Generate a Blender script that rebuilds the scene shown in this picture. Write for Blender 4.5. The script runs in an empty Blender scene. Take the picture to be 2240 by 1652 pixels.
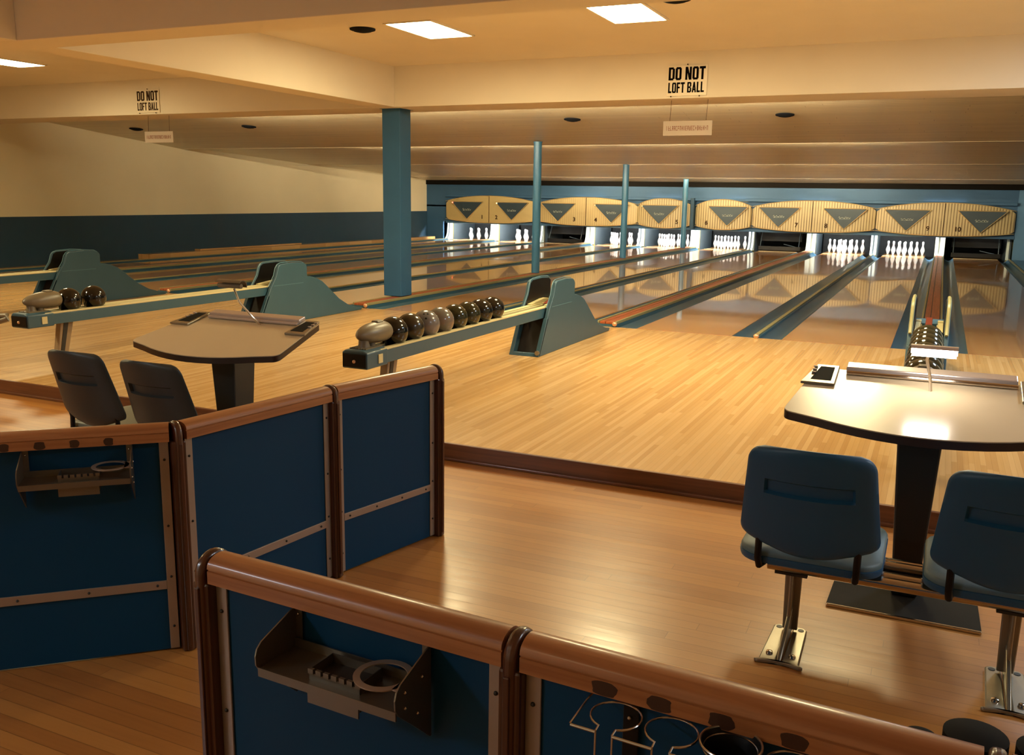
import bpy, bmesh, math, random
from mathutils import Vector, Matrix
random.seed(7)
PI = math.pi
sc = bpy.context.scene
C = sc.collection

# ------------------------------------------------------------------ camera
F = 2002.5; YAW = -0.4316; PITCH = 0.1948; ROLL = 0.0157
cy, sy = math.cos(YAW), math.sin(YAW); cp, sp = math.cos(PITCH), math.sin(PITCH)
fw = Vector((sy*cp, cy*cp, -sp)); r0 = Vector((cy, -sy, 0)); u0 = r0.cross(fw)
rt = r0*math.cos(ROLL) + u0*math.sin(ROLL); up = -r0*math.sin(ROLL) + u0*math.cos(ROLL)
cd = bpy.data.cameras.new('camera'); cam = bpy.data.objects.new('camera', cd); C.objects.link(cam)
cam.matrix_world = Matrix(((rt.x, up.x, -fw.x, 0.0043), (rt.y, up.y, -fw.y, -9.958), (rt.z, up.z, -fw.z, 1.4485), (0, 0, 0, 1)))
cd.sensor_fit = 'HORIZONTAL'; cd.sensor_width = 36.0; cd.lens = F/2240*36
cd.clip_start = 0.05; cd.clip_end = 200
sc.camera = cam
# ------------------------------------------------------------------ world, exposure
w = bpy.data.worlds.new('world'); sc.world = w; w.use_nodes = True
w.node_tree.nodes['Background'].inputs[0].default_value = (1.0, 0.72, 0.45, 1)
w.node_tree.nodes['Background'].inputs[1].default_value = 0.02
sc.view_settings.view_transform = 'Standard'; sc.view_settings.look = 'None'
sc.view_settings.exposure = 0.0; sc.view_settings.gamma = 1.0; sc.view_settings.use_curve_mapping = False
WARM = (1.0, 0.84, 0.46); COOL = (0.80, 0.90, 1.0); WHITE = (1.0, 0.97, 0.90)
E_PANEL = 82.0; E_BACK = 3.5; E_COOL = 46.0; E_TUBE = 900.0; E_PIN = 650.0; E_MASK = 8.0; E_DESK = 48.0

# ------------------------------------------------------------------ materials
def nd(nt, t, **k):
    n = nt.nodes.new(t)
    for a, b in k.items(): setattr(n, a, b)
    return n
def mat(name, col, rough=0.5, metal=0.0, coat=0.0, noise=0.0, nscale=8.0, spec=0.5, bump=0.0, coatr=0.05):
    m = bpy.data.materials.new(name); m.use_nodes = True; nt = m.node_tree
    b = nt.nodes['Principled BSDF']
    b.inputs['Roughness'].default_value = rough; b.inputs['Metallic'].default_value = metal
    b.inputs['Coat Weight'].default_value = coat; b.inputs['Coat Roughness'].default_value = coatr
    b.inputs['Specular IOR Level'].default_value = spec
    tc = nd(nt, 'ShaderNodeTexCoord'); nz = nd(nt, 'ShaderNodeTexNoise')
    nz.inputs['Scale'].default_value = nscale; nz.inputs['Detail'].default_value = 5
    nt.links.new(tc.outputs['Object'], nz.inputs['Vector'])
    mx = nd(nt, 'ShaderNodeMix', data_type='RGBA')
    a = max(noise, 0.03)
    mx.inputs['A'].default_value = tuple(c*(1-a) for c in col) + (1,)
    mx.inputs['B'].default_value = tuple(min(1, c*(1+a)) for c in col) + (1,)
    nt.links.new(nz.outputs['Fac'], mx.inputs['Factor']); nt.links.new(mx.outputs['Result'], b.inputs['Base Color'])
    if bump:
        bp = nd(nt, 'ShaderNodeBump'); bp.inputs['Strength'].default_value = bump; bp.inputs['Distance'].default_value = 0.01
        nt.links.new(nz.outputs['Fac'], bp.inputs['Height']); nt.links.new(bp.outputs['Normal'], b.inputs['Normal'])
    return m
def emis(name, col, s):
    m = bpy.data.materials.new(name); m.use_nodes = True; nt = m.node_tree
    b = nt.nodes['Principled BSDF']; b.inputs['Base Color'].default_value = (.8, .8, .8, 1)
    b.inputs['Emission Color'].default_value = col + (1,); b.inputs['Emission Strength'].default_value = s
    return m
def ramp(nt, stops, inp):
    r = nd(nt, 'ShaderNodeValToRGB'); e = r.color_ramp.elements
    while len(e) < len(stops): e.new(0.5)
    for i, (p, c) in enumerate(stops): e[i].position = p; e[i].color = c + (1,)
    nt.links.new(inp, r.inputs[0]); return r
def mth(nt, op, a, b=None):
    n = nd(nt, 'ShaderNodeMath', operation=op)
    for i, v in enumerate((a, b)):
        if v is None: continue
        if isinstance(v, (int, float)): n.inputs[i].default_value = v
        else: nt.links.new(v, n.inputs[i])
    return n.outputs[0]
def planks(name, along, width, length, stops, rough=0.25, coat=0.0, seam=0.04, grain=0.25, coatr=0.08, bump=0.15, seamdark=0.45, rvar=0.0, big=0.0):
    """strip flooring: boards of a width running along X or Y, each board its own tone"""
    m = bpy.data.materials.new(name); m.use_nodes = True; nt = m.node_tree; b = nt.nodes['Principled BSDF']
    tc = nd(nt, 'ShaderNodeTexCoord'); sx = nd(nt, 'ShaderNodeSeparateXYZ'); nt.links.new(tc.outputs['Object'], sx.inputs[0])
    U, V = (sx.outputs['Y'], sx.outputs['X']) if along == 'Y' else (sx.outputs['X'], sx.outputs['Y'])
    v = mth(nt, 'DIVIDE', V, width); row = mth(nt, 'FLOOR', v)
    wn = nd(nt, 'ShaderNodeTexWhiteNoise', noise_dimensions='1D'); nt.links.new(row, wn.inputs['W'])
    off = mth(nt, 'MULTIPLY', wn.outputs['Value'], 7.3)
    u = mth(nt, 'ADD', mth(nt, 'DIVIDE', U, length), off); cell = mth(nt, 'FLOOR', u)
    cb = nd(nt, 'ShaderNodeCombineXYZ'); nt.links.new(row, cb.inputs[0]); nt.links.new(cell, cb.inputs[1])
    w2 = nd(nt, 'ShaderNodeTexWhiteNoise', noise_dimensions='2D'); nt.links.new(cb.outputs[0], w2.inputs['Vector'])
    # grain stretched along the board
    mp = nd(nt, 'ShaderNodeMapping'); nt.links.new(tc.outputs['Object'], mp.inputs['Vector'])
    mp.inputs['Scale'].default_value = (70, 2.2, 30) if along == 'Y' else (2.2, 70, 30)
    gn = nd(nt, 'ShaderNodeTexNoise'); gn.inputs['Scale'].default_value = 1.0; gn.inputs['Detail'].default_value = 4
    nt.links.new(mp.outputs[0], gn.inputs['Vector'])
    t = mth(nt, 'ADD', mth(nt, 'MULTIPLY', w2.outputs['Value'], 1-grain), mth(nt, 'MULTIPLY', gn.outputs['Fac'], grain))
    r = ramp(nt, stops, t)
    fv = mth(nt, 'FRACT', v); d = mth(nt, 'MINIMUM', fv, mth(nt, 'SUBTRACT', 1.0, fv))
    fu = mth(nt, 'FRACT', u); du = mth(nt, 'MINIMUM', fu, mth(nt, 'SUBTRACT', 1.0, fu))
    s1 = mth(nt, 'LESS_THAN', d, seam); s2 = mth(nt, 'LESS_THAN', du, seam*width/length*0.8)
    s = mth(nt, 'MAXIMUM', s1, s2)
    mx = nd(nt, 'ShaderNodeMix', data_type='RGBA', blend_type='MULTIPLY')
    nt.links.new(mth(nt, 'MULTIPLY', s, seamdark), mx.inputs['Factor']); nt.links.new(r.outputs[0], mx.inputs['A']); mx.inputs['B'].default_value = (.12, .07, .04, 1)
    out = mx.outputs['Result']
    if big:
        bn = nd(nt, 'ShaderNodeTexNoise'); bn.inputs['Scale'].default_value = 0.9; bn.inputs['Detail'].default_value = 3
        nt.links.new(tc.outputs['Object'], bn.inputs['Vector'])
        m2 = nd(nt, 'ShaderNodeMix', data_type='RGBA', blend_type='MULTIPLY'); m2.inputs['Factor'].default_value = big
        r2 = ramp(nt, [(0.35, (.55, .5, .45)), (0.65, (1, 1, 1))], bn.outputs['Fac'])
        nt.links.new(out, m2.inputs['A']); nt.links.new(r2.outputs[0], m2.inputs['B']); out = m2.outputs['Result']
    nt.links.new(out, b.inputs['Base Color'])
    if rvar:
        rn = nd(nt, 'ShaderNodeTexNoise'); rn.inputs['Scale'].default_value = 3.0; rn.inputs['Detail'].default_value = 6
        nt.links.new(tc.outputs['Object'], rn.inputs['Vector'])
        nt.links.new(mth(nt, 'ADD', rough-rvar/2, mth(nt, 'MULTIPLY', rn.outputs['Fac'], rvar)), b.inputs['Roughness'])
    else: b.inputs['Roughness'].default_value = rough
    b.inputs['Coat Weight'].default_value = coat; b.inputs['Coat Roughness'].default_value = coatr
    if bump:
        wv = nd(nt, 'ShaderNodeTexNoise'); wv.inputs['Scale'].default_value = 1.0
        mp2 = nd(nt, 'ShaderNodeMapping'); nt.links.new(tc.outputs['Object'], mp2.inputs['Vector'])
        mp2.inputs['Scale'].default_value = (22, 3, 3) if along == 'Y' else (3, 22, 3)
        nt.links.new(mp2.outputs[0], wv.inputs['Vector'])
        h = mth(nt, 'SUBTRACT', mth(nt, 'MULTIPLY', wv.outputs['Fac'], 0.5), mth(nt, 'MULTIPLY', s1, 0.5))
        bp = nd(nt, 'ShaderNodeBump'); bp.inputs['Strength'].default_value = bump; bp.inputs['Distance'].default_value = 0.003
        nt.links.new(h, bp.inputs['Height']); nt.links.new(bp.outputs['Normal'], b.inputs['Normal'])
        if coat: nt.links.new(bp.outputs['Normal'], b.inputs['Coat Normal'])
    return m
def wood(name, dark, light, axis='X', rough=0.3, coat=0.3, scale=1.0):
    m = bpy.data.materials.new(name); m.use_nodes = True; nt = m.node_tree; b = nt.nodes['Principled BSDF']
    tc = nd(nt, 'ShaderNodeTexCoord'); mp = nd(nt, 'ShaderNodeMapping'); nt.links.new(tc.outputs['Object'], mp.inputs[0])
    s = {'X': (2, 45, 45), 'Y': (45, 2, 45), 'Z': (45, 45, 2)}[axis]
    mp.inputs['Scale'].default_value = tuple(q*scale for q in s)
    nz = nd(nt, 'ShaderNodeTexNoise'); nz.inputs['Scale'].default_value = 1; nz.inputs['Detail'].default_value = 6; nz.inputs['Distortion'].default_value = .6
    nt.links.new(mp.outputs[0], nz.inputs['Vector'])
    r = ramp(nt, [(0.3, dark), (0.7, light)], nz.outputs['Fac']); nt.links.new(r.outputs[0], b.inputs['Base Color'])
    b.inputs['Roughness'].default_value = rough; b.inputs['Coat Weight'].default_value = coat; b.inputs['Coat Roughness'].default_value = .15
    return m
def stripes(name, c1, c2, n, amount):
    m = bpy.data.materials.new(name); m.use_nodes = True; nt = m.node_tree; b = nt.nodes['Principled BSDF']
    tc = nd(nt, 'ShaderNodeTexCoord'); sx = nd(nt, 'ShaderNodeSeparateXYZ'); nt.links.new(tc.outputs['Object'], sx.inputs[0])
    nz = nd(nt, 'ShaderNodeTexNoise'); nz.inputs['Scale'].default_value = 2.5; nt.links.new(tc.outputs['Object'], nz.inputs['Vector'])
    f = mth(nt, 'FRACT', mth(nt, 'MULTIPLY', sx.outputs['X'], n))
    k = mth(nt, 'MULTIPLY', mth(nt, 'LESS_THAN', f, 0.35), mth(nt, 'MULTIPLY', mth(nt, 'ADD', nz.outputs['Fac'], 0.35), amount))
    mx = nd(nt, 'ShaderNodeMix', data_type='RGBA'); nt.links.new(k, mx.inputs['Factor'])
    mx.inputs['A'].default_value = c1 + (1,); mx.inputs['B'].default_value = c2 + (1,)
    nt.links.new(mx.outputs['Result'], b.inputs['Base Color']); b.inputs['Roughness'].default_value = .45
    return m
L_ = lambda r, g, b_: tuple(((v/255)/12.92 if v/255 <= .04045 else ((v/255+.055)/1.055)**2.4) for v in (r, g, b_))

M = {}
M['ceil'] = mat('ceiling_paint', (.74, .66, .54), .85, noise=.05, nscale=2)
M['lanceil'] = planks('lane_ceiling_boards', 'X', .11, 3.7, [(0, (.62, .55, .38)), (1, (.78, .70, .49))], rough=.38, seam=.05, grain=.5, bump=1.0, seamdark=.4)
M['wallcream'] = mat('cream_wall_paint', (.84, .77, .55), .8, noise=.05, nscale=1.2)
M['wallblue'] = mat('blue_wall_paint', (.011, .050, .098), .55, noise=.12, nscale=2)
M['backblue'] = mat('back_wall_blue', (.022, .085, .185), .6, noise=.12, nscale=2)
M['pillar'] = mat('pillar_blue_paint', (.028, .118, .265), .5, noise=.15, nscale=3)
M['pillar2'] = mat('round_post_blue_paint', (.040, .150, .27), .35, noise=.12, nscale=3)
M['approach'] = planks('maple_approach', 'Y', .030, 1.15, [(0, (.50, .27, .095)), (.45, (.62, .37, .14)), (.8, (.69, .43, .18)), (1, (.76, .50, .22))], rough=.27, coat=.5, coatr=.16, grain=.3, seam=.04, bump=.06, seamdark=.18)
M['lane'] = planks('varnished_lane', 'Y', .028, 1.4, [(0, (.50, .225, .065)), (.5, (.62, .31, .10)), (1, (.72, .40, .14))], rough=.18, coat=.75, coatr=.035, grain=.3, seam=.04, bump=.02, seamdark=.3)
M['floor'] = planks('settee_floor', 'X', .057, 2.3, [(0, (.31, .115, .026)), (.5, (.43, .18, .042)), (1, (.53, .245, .060))], rough=.32, coat=.10, coatr=.12, grain=.45, seam=.025, bump=.4, seamdark=.4, rvar=.14, big=.2)
M['riser'] = wood('riser_wood', (.10, .033, .012), (.19, .068, .026), 'X', .4, .2)
M['gutter'] = mat('gutter_teal', (.034, .105, .17), .35, noise=.15, nscale=4, coat=.15)
M['capcream'] = mat('cap_cream', (.30, .27, .13), .45, noise=.12, nscale=5)
M['capbrown'] = wood('cap_brown', (.26, .060, .018), (.42, .11, .035), 'Y', .4, .1)
M['capdark'] = mat('cap_dark_groove', (.02, .017, .013), .5)
M['copper'] = mat('copper_cap', (.70, .42, .26), .35, metal=.6)
M['teal'] = mat('hood_teal_enamel', (.034, .090, .135), .45, noise=.08, nscale=5, coat=.15)
M['teallight'] = mat('hood_edge_enamel', (.09, .20, .26), .4)
M['black'] = mat('black_rubber', (.006, .006, .006), .4, spec=.25)
M['well'] = mat('ash_well_black', (.006, .005, .004), .8, spec=.1)
M['blackin'] = mat('dark_inside', (.018, .014, .011), .6, noise=.4, nscale=14)
M['creamrail'] = mat('cream_rail', (.62, .54, .30), .4, noise=.08, nscale=6)
M['olive'] = mat('warm_lit_edge_olive', (.36, .32, .14), .35, noise=.08)
M['taupe'] = mat('taupe_casting', (.17, .135, .085), .38, noise=.12, nscale=7)
M['legwood'] = mat('rack_leg_tan', (.30, .20, .11), .45, noise=.15, nscale=8)
M['red'] = mat('red_plastic', (.24, .045, .03), .45)
M['mask'] = stripes('mask_striped_panel', (.49, .40, .21), (.15, .10, .04), 14.0, 1.0)
M['mask2'] = stripes('mask_faint_striped_panel', (.48, .38, .18), (.24, .16, .07), 14.0, .45)
M['maskplain'] = mat('mask_plain_panel', (.45, .35, .15), .5, noise=.06)
M['gold'] = mat('gold_trim', (.75, .58, .28), .3, metal=.7)
M['tri'] = mat('triangle_slate', (.018, .040, .058), .5)
M['script'] = mat('script_pale', (.45, .50, .42), .5)
M['num'] = mat('number_brown', (.04, .018, .008), .7, spec=.1)
M['pin'] = mat('pin_white', (.85, .85, .82), .25, coat=.5)
M['pinred'] = mat('pin_red_band', (.75, .35, .28), .3)
M['kick'] = mat('kickback_white', (.62, .72, .66), .5, noise=.1)
M['kickgrey'] = mat('kickback_grey_blue', (.075, .105, .125), .5, noise=.15, nscale=6)
M['kickyellow'] = mat('kickback_yellow', (.55, .38, .07), .5)
M['kickolive'] = mat('kickback_olive', (.16, .15, .05), .5, noise=.2)
M['pit'] = mat('pit_curtain', (.010, .011, .012), .8, noise=.5, nscale=6)
M['tail'] = mat('tail_plank', (.60, .55, .34), .4)
M['bluecloth'] = mat('gutter_end_blue', (.10, .22, .36), .4)
M['railwood'] = wood('rail_wood', (.27, .088, .028), (.46, .185, .066), 'X', .34, .35)
M['postwood'] = wood('post_wood', (.040, .012, .006), (.095, .028, .012), 'Z', .28, .5)
M['navy'] = mat('blue_laminate', (.002, .042, .105), .5, noise=.06, nscale=3, spec=.2)
M['alu'] = mat('brushed_aluminium', (.38, .31, .26), .38, metal=.55, noise=.1, nscale=10)
M['steel'] = mat('tray_steel', (.20, .17, .13), .36, metal=.75, noise=.15, nscale=9)
M['chrome'] = mat('chrome', (.55, .48, .42), .14, metal=1.0)
M['wire'] = mat('bright_wire', (.62, .60, .56), .22, metal=1.0)
M['pewter'] = mat('cast_pewter', (.30, .27, .21), .30, metal=.7, noise=.15, nscale=12)
M['seatblue'] = mat('seat_back_blue', (.012, .085, .19), .45, noise=.05)
M['seatpad'] = mat('seat_pad_grey_blue', (.10, .16, .185), .5, noise=.08, nscale=10)
M['seatpadL'] = mat('seat_pad_grey_green', (.17, .18, .14), .45, noise=.08, nscale=10)
M['seatgrey'] = mat('seat_back_grey', (.030, .038, .040), .45, noise=.05)
M['laminate'] = mat('desk_laminate', (.60, .50, .34), .28, noise=.03, coat=.4, coatr=.15)
M['darkedge'] = mat('desk_dark_edge', (.030, .014, .010), .4)
M['pedestal'] = mat('pedestal_black_blue', (.010, .013, .014), .4)
M['platen'] = mat('platen_pinkish_metal', (.55, .48, .46), .3, metal=.5)
M['mat'] = mat('black_base_plate', (.010, .007, .004), .8, noise=.3, nscale=40, spec=.15)
M['stain'] = mat('dark_stain', (.05, .018, .008), .45)
M['signwhite'] = mat('clear_sign', (.80, .70, .55), .35)
M['signclear'] = mat('cloudy_acrylic', (.42, .34, .28), .3)
M['signink'] = mat('sign_black_ink', (.003, .002, .002), .9, spec=.05)
M['signbrown'] = mat('sign_brown_ink', (.20, .07, .045), .5)
M['speaker'] = mat('speaker_grille', (.006, .007, .010), .8, spec=.1)
M['E_panel'] = emis('light_panel_glow', WARM, E_PANEL)
M['E_back'] = emis('added_warm_fill', WARM, E_BACK)
M['E_cool'] = emis('added_cool_fill', COOL, E_COOL)
M['E_tube'] = emis('cove_tube_glow', (1.0, .80, .50), E_TUBE)
M['E_tube_far'] = emis('cove_tube_far_glow', (1.0, .80, .50), E_TUBE*.35)
M['E_settee'] = emis('added_settee_fill', WARM, 95.0)
M['E_cool2'] = emis('added_daylight_fill', (.62, .82, 1.0), 62.0)
M['E_pin'] = emis('pin_light_glow', (1.0, 1.0, .96), E_PIN)
M['E_mask'] = emis('mask_lamp_glow', WHITE, E_MASK)
M['E_desk'] = emis('desk_lamp_glow', (1.0, .93, .80), E_DESK)
M['E_red'] = emis('red_indicator', (1.0, .1, .04), 4.0)
M['E_amber'] = emis('amber_indicator', (1.0, .65, .2), 3.0)

def ball_mat(name, c1, c2, rough=.12):
    m = mat(name, c1, rough, coat=.35, noise=.2, nscale=14, spec=.35)
    nt = m.node_tree; mx = [n for n in nt.nodes if n.type == 'MIX'][0]
    mx.inputs['A'].default_value = c1 + (1,); mx.inputs['B'].default_value = c2 + (1,)
    return m
M['ballblack'] = ball_mat('ball_black', (.006, .005, .004), (.010, .008, .006))
M['ballolive'] = ball_mat('ball_dark_olive', (.014, .014, .006), (.026, .025, .010))
M['ballbrown'] = ball_mat('ball_dark_brown', (.020, .015, .008), (.034, .024, .012), .2)
M['ballgrey'] = ball_mat('ball_marbled_grey', (.10, .12, .12), (.20, .14, .13), .22)
M['ballteal'] = ball_mat('ball_marbled_teal', (.08, .125, .115), (.22, .11, .075), .22)

# ------------------------------------------------------------------ mesh helpers
class B:
    def __init__(s): s.bm = bmesh.new()
    def _v(s, pts): return [s.bm.verts.new(p) for p in pts]
    def box(s, x0, x1, y0, y1, z0, z1, mtx=None):
        p = [Vector((x, y, z)) for z in (z0, z1) for y in (y0, y1) for x in (x0, x1)]
        if mtx: p = [mtx @ q for q in p]
        v = s._v(p)
        for f in ((0, 2, 3, 1), (4, 5, 7, 6), (0, 1, 5, 4), (2, 6, 7, 3), (0, 4, 6, 2), (1, 3, 7, 5)): s.bm.faces.new([v[i] for i in f])
        return s
    def prism(s, pts, axis, lo, hi, mtx=None):
        """pts: 2D outline; axis X -> (y,z), Y -> (x,z), Z -> (x,y)"""
        def mk(a, b, t):
            q = {'X': (t, a, b), 'Y': (a, t, b), 'Z': (a, b, t)}[axis]; q = Vector(q)
            return mtx @ q if mtx else q
        A = s._v([mk(a, b, lo) for a, b in pts]); D = s._v([mk(a, b, hi) for a, b in pts]); n = len(pts)
        s.bm.faces.new(A); s.bm.faces.new(D[::-1])
        for i in range(n): s.bm.faces.new([A[i], D[i], D[(i+1) % n], A[(i+1) % n]])
        return s
    def tube(s, pts, r, seg=10, closed=False, caps=True):
        pts = [Vector(p) for p in pts]; n = len(pts); rings = []
        rr = r if isinstance(r, (list, tuple)) else [r]*n
        prev = None
        for i, p in enumerate(pts):
            if closed: t = (pts[(i+1) % n]-pts[i-1])
            else: t = pts[min(i+1, n-1)]-pts[max(i-1, 0)]
            t.normalize()
            if prev is None: a = t.orthogonal().normalized()
            else: a = (prev - t*prev.dot(t)).normalized()
            prev = a; b = t.cross(a)
            rings.append(s._v([p + (a*math.cos(2*PI*k/seg) + b*math.sin(2*PI*k/seg))*rr[i] for k in range(seg)]))
        for i in range(n if closed else n-1):
            P, Q = rings[i], rings[(i+1) % n]
            for k in range(seg): s.bm.faces.new([P[k], P[(k+1) % seg], Q[(k+1) % seg], Q[k]])
        if caps and not closed: s.bm.faces.new(rings[0][::-1]); s.bm.faces.new(rings[-1])
        return s
    def lathe(s, prof, c=(0, 0, 0), axis='Z', seg=24, cap=True, sc2=(1, 1)):
        """prof: (radius, height) list"""
        c = Vector(c); rings = []
        for r, h in prof:
            ring = []
            for k in range(seg):
                a = 2*PI*k/seg; x, y = r*math.cos(a)*sc2[0], r*math.sin(a)*sc2[1]
                q = {'Z': (x, y, h), 'Y': (x, h, y), 'X': (h, x, y)}[axis]
                ring.append(c + Vector(q))
            rings.append(s._v(ring))
        for P, Q in zip(rings, rings[1:]):
            for k in range(seg): s.bm.faces.new([P[k], P[(k+1) % seg], Q[(k+1) % seg], Q[k]])
        if cap:
            if prof[0][0] > 1e-6: s.bm.faces.new(rings[0][::-1])
            if prof[-1][0] > 1e-6: s.bm.faces.new(rings[-1])
        return s
    def sphere(s, c, r, seg=24, rings=14, scale=(1, 1, 1)):
        mt = Matrix.Translation(c) @ Matrix.Diagonal((scale[0], scale[1], scale[2], 1))
        bmesh.ops.create_uvsphere(s.bm, u_segments=seg, v_segments=rings, radius=r, matrix=mt); return s
    def grid(s, fn, nu, nv, closed=False):
        g = [[s.bm.verts.new(fn(i/nu, j/nv)) for j in range(nv+1)] for i in range(nu+1)]
        for i in range(nu):
            for j in range(nv): s.bm.faces.new([g[i][j], g[i+1][j], g[i+1][j+1], g[i][j+1]])
        return g
    def done(s, name, m, parent=None, smooth=True, bevel=0.0, ang=35, loc=None, rz=0.0, mtx=None, seg=2):
        bmesh.ops.remove_doubles(s.bm, verts=s.bm.verts, dist=1e-6)
        bmesh.ops.recalc_face_normals(s.bm, faces=s.bm.faces)
        if mtx: s.bm.transform(mtx)
        me = bpy.data.meshes.new(name); s.bm.to_mesh(me); s.bm.free()
        if smooth:
            for p in me.polygons: p.use_smooth = True
            me.set_sharp_from_angle(angle=math.radians(ang))
        ms = m if isinstance(m, (list, tuple)) else [m]
        for q in ms: me.materials.append(q)
        o = bpy.data.objects.new(name, me); C.objects.link(o)
        if bevel:
            bv = o.modifiers.new('bevel', 'BEVEL'); bv.width = bevel; bv.segments = seg; bv.limit_method = 'ANGLE'; bv.angle_limit = math.radians(40)
        if parent: o.parent = parent
        if loc: o.location = loc
        if rz: o.rotation_euler.z = rz
        return o
def thing(name, label, cat, loc=(0, 0, 0), rz=0.0, group=None):
    o = bpy.data.objects.new(name, None); C.objects.link(o); o.empty_display_size = .1
    o.location = loc; o.rotation_euler = (0, 0, rz); return tag(o, label, cat, group)
def tag(o, label, cat, group=None, kind=None):
    o['label'] = label; o['category'] = cat
    if group: o['group'] = group
    if kind: o['kind'] = kind
    return o
def struct(o): o['kind'] = 'structure'; return o
def dup(o, loc=None, rz=None, label=None, parent=None, group=None):
    c = o.copy(); C.objects.link(c)
    if parent: c.parent = parent
    if loc is not None: c.location = loc
    if rz is not None: c.rotation_euler.z = rz
    if label: c['label'] = label
    if group: c['group'] = group
    for ch in list(o.children): dup(ch, parent=c)
    return c
def text_mesh(name, s, size, m, parent, loc, rot=(PI/2, 0, 0), sx=1.0, offset=0.0, ext=0.002, spacing=1.0, shear=0.0, fit=None):
    cu = bpy.data.curves.new(name, 'FONT'); cu.body = s; cu.size = size; cu.extrude = ext; cu.offset = offset
    cu.align_x = 'CENTER'; cu.align_y = 'CENTER'; cu.space_character = spacing; cu.shear = shear; cu.resolution_u = 3
    o = bpy.data.objects.new(name, cu); C.objects.link(o); bpy.context.view_layer.update()
    me = bpy.data.meshes.new_from_object(o.evaluated_get(bpy.context.evaluated_depsgraph_get())); bpy.data.objects.remove(o)
    me.name = name; me.materials.clear(); me.materials.append(m)
    me.transform(Matrix.Diagonal((sx, 1, 1, 1)))
    if fit:
        xs = [v.co.x for v in me.vertices]; ys = [v.co.y for v in me.vertices]
        me.transform(Matrix.Diagonal((fit[0]/(max(xs)-min(xs)), fit[1]/(max(ys)-min(ys)), 1, 1)) @ Matrix.Translation((-(max(xs)+min(xs))/2, -(max(ys)+min(ys))/2, 0)))
    t = bpy.data.objects.new(name, me); C.objects.link(t); t.parent = parent; t.location = loc; t.rotation_euler = rot
    return t

# ================================================================== room shell
P = 1.697                     # lane pitch
XD = lambda k: (k-9)*P        # centre of the divider between lane k and lane k+1
ZF = -0.10                    # settee floor
XL, XR, XRR = -15.9, 2.05, 6.0
struct(B().box(XL-.2, XRR, -13.5, -5.3, ZF-.1, ZF).done('floor', M['floor'], smooth=False))
struct(B().box(XL-.2, XRR, -5.3, 0, -.12, 0).done('floor', M['approach'], smooth=False))
struct(B().box(XL-.2, XRR, -5.325, -5.3, ZF, 0.002).done('trim_1', M['riser'], smooth=False, bevel=.003))
struct(B().box(XL-.2, XRR, -5.345, -5.325, ZF, ZF+.018).done('trim_2', M['riser'], smooth=False, bevel=.004))
struct(B().box(XL-.2, XR+.3, 0, 21.3, -.35, -.11).done('floor', M['blackin'], smooth=False))
struct(B().box(-15.92, -15.545, 4.9, 17.4, 0.0, .10).done('trim_3', M['approach'], smooth=False, bevel=.004))
struct(B().box(-15.92, -15.545, 0.0, 4.9, -.1, 0.0).done('trim_4', M['approach'], smooth=False))
struct(B().box(-15.90, -15.72, 6.6, 10.4, .10, .135).done('trim_5', M['approach'], smooth=False, bevel=.004))
struct(B().box(XL-.2, XL, -13.5, 21.3, -.1, 3.2).done('wall_left', M['wallcream'], smooth=False))
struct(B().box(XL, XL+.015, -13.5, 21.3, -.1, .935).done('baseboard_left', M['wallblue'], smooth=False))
struct(B().box(XR, XR+.15, .8, 21.3, -.1, 3.2).done('wall_right', M['backblue'], smooth=False))
struct(B().box(XRR, XRR+.15, -13.5, .9, -.1, 3.2).done('wall_right_front', M['wallcream'], smooth=False))
struct(B().box(XR+.15, XRR, .75, .9, -.1, 3.2).done('wall_side', M['wallcream'], smooth=False))
struct(B().box(XL-.2, XRR+.15, -13.65, -13.5, -.1, 3.2).done('wall_front', M['wallcream'], smooth=False))
BW = 17.45
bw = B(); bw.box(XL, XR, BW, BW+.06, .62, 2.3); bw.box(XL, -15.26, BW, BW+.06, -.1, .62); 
M['backblue_lit'] = mat('back_blue_cool_lit', (.075, .19, .34), .6, noise=.1)  # brighter copy of the back wall blue, cool light put into the colour
struct(B().box(1.735, XR, BW-.04, BW-.001, -.1, 1.83).done('trim_11', M['backblue_lit'], smooth=False))
struct(bw.done('wall_back', M['backblue'], smooth=False))
struct(B().box(XL, XR, 21.0, 21.1, -.35, 2.3).done('wall_pit', M['pit'], smooth=False))
struct(B().box(XL, XR, BW-.05, BW, 1.82, 1.98).done('shade_gap_strip', M['well'], smooth=False))  # dark strip standing in for the shaded gap at the wall top
struct(B().box(-15.14, 1.75, BW-.05, BW, .56, .64).done('trim_7', M['backblue'], smooth=False, bevel=.01))
struct(B().box(-15.10, 1.72, BW-.16, BW-.12, 1.42, 1.50).done('trim_8', M['backblue'], smooth=False, bevel=.01))
struct(B().box(XL, XR, BW, 21.1, 1.1, 1.15).done('ceiling_pit', M['pit'], smooth=False))
# ceiling over the concourse and approach
ZC, ZB = 3.10, 2.588
struct(B().box(XL-.2, XRR+.15, -13.6, .8, ZC, ZC+.1).done('ceiling', M['ceil'], smooth=False))
struct(B().box(XL, XRR, .76, 1.50, ZB, ZC+.1).done('ceiling_beam', M['ceil'], smooth=False, bevel=.006))
struct(B().box(XL, XRR, -4.76, -4.40, ZB, ZC+.05).done('ceiling_beam', M['ceil'], smooth=False, bevel=.006))
struct(B().box(-7.04, -6.70, -13.5, -4.76, ZB, ZC+.05).done('ceiling_beam', M['ceil'], smooth=False, bevel=.006))
struct(B().box(-7.04, -6.70, -4.40, .76, ZB, ZC+.05).done('ceiling_beam', M['ceil'], smooth=False, bevel=.006))
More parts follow.
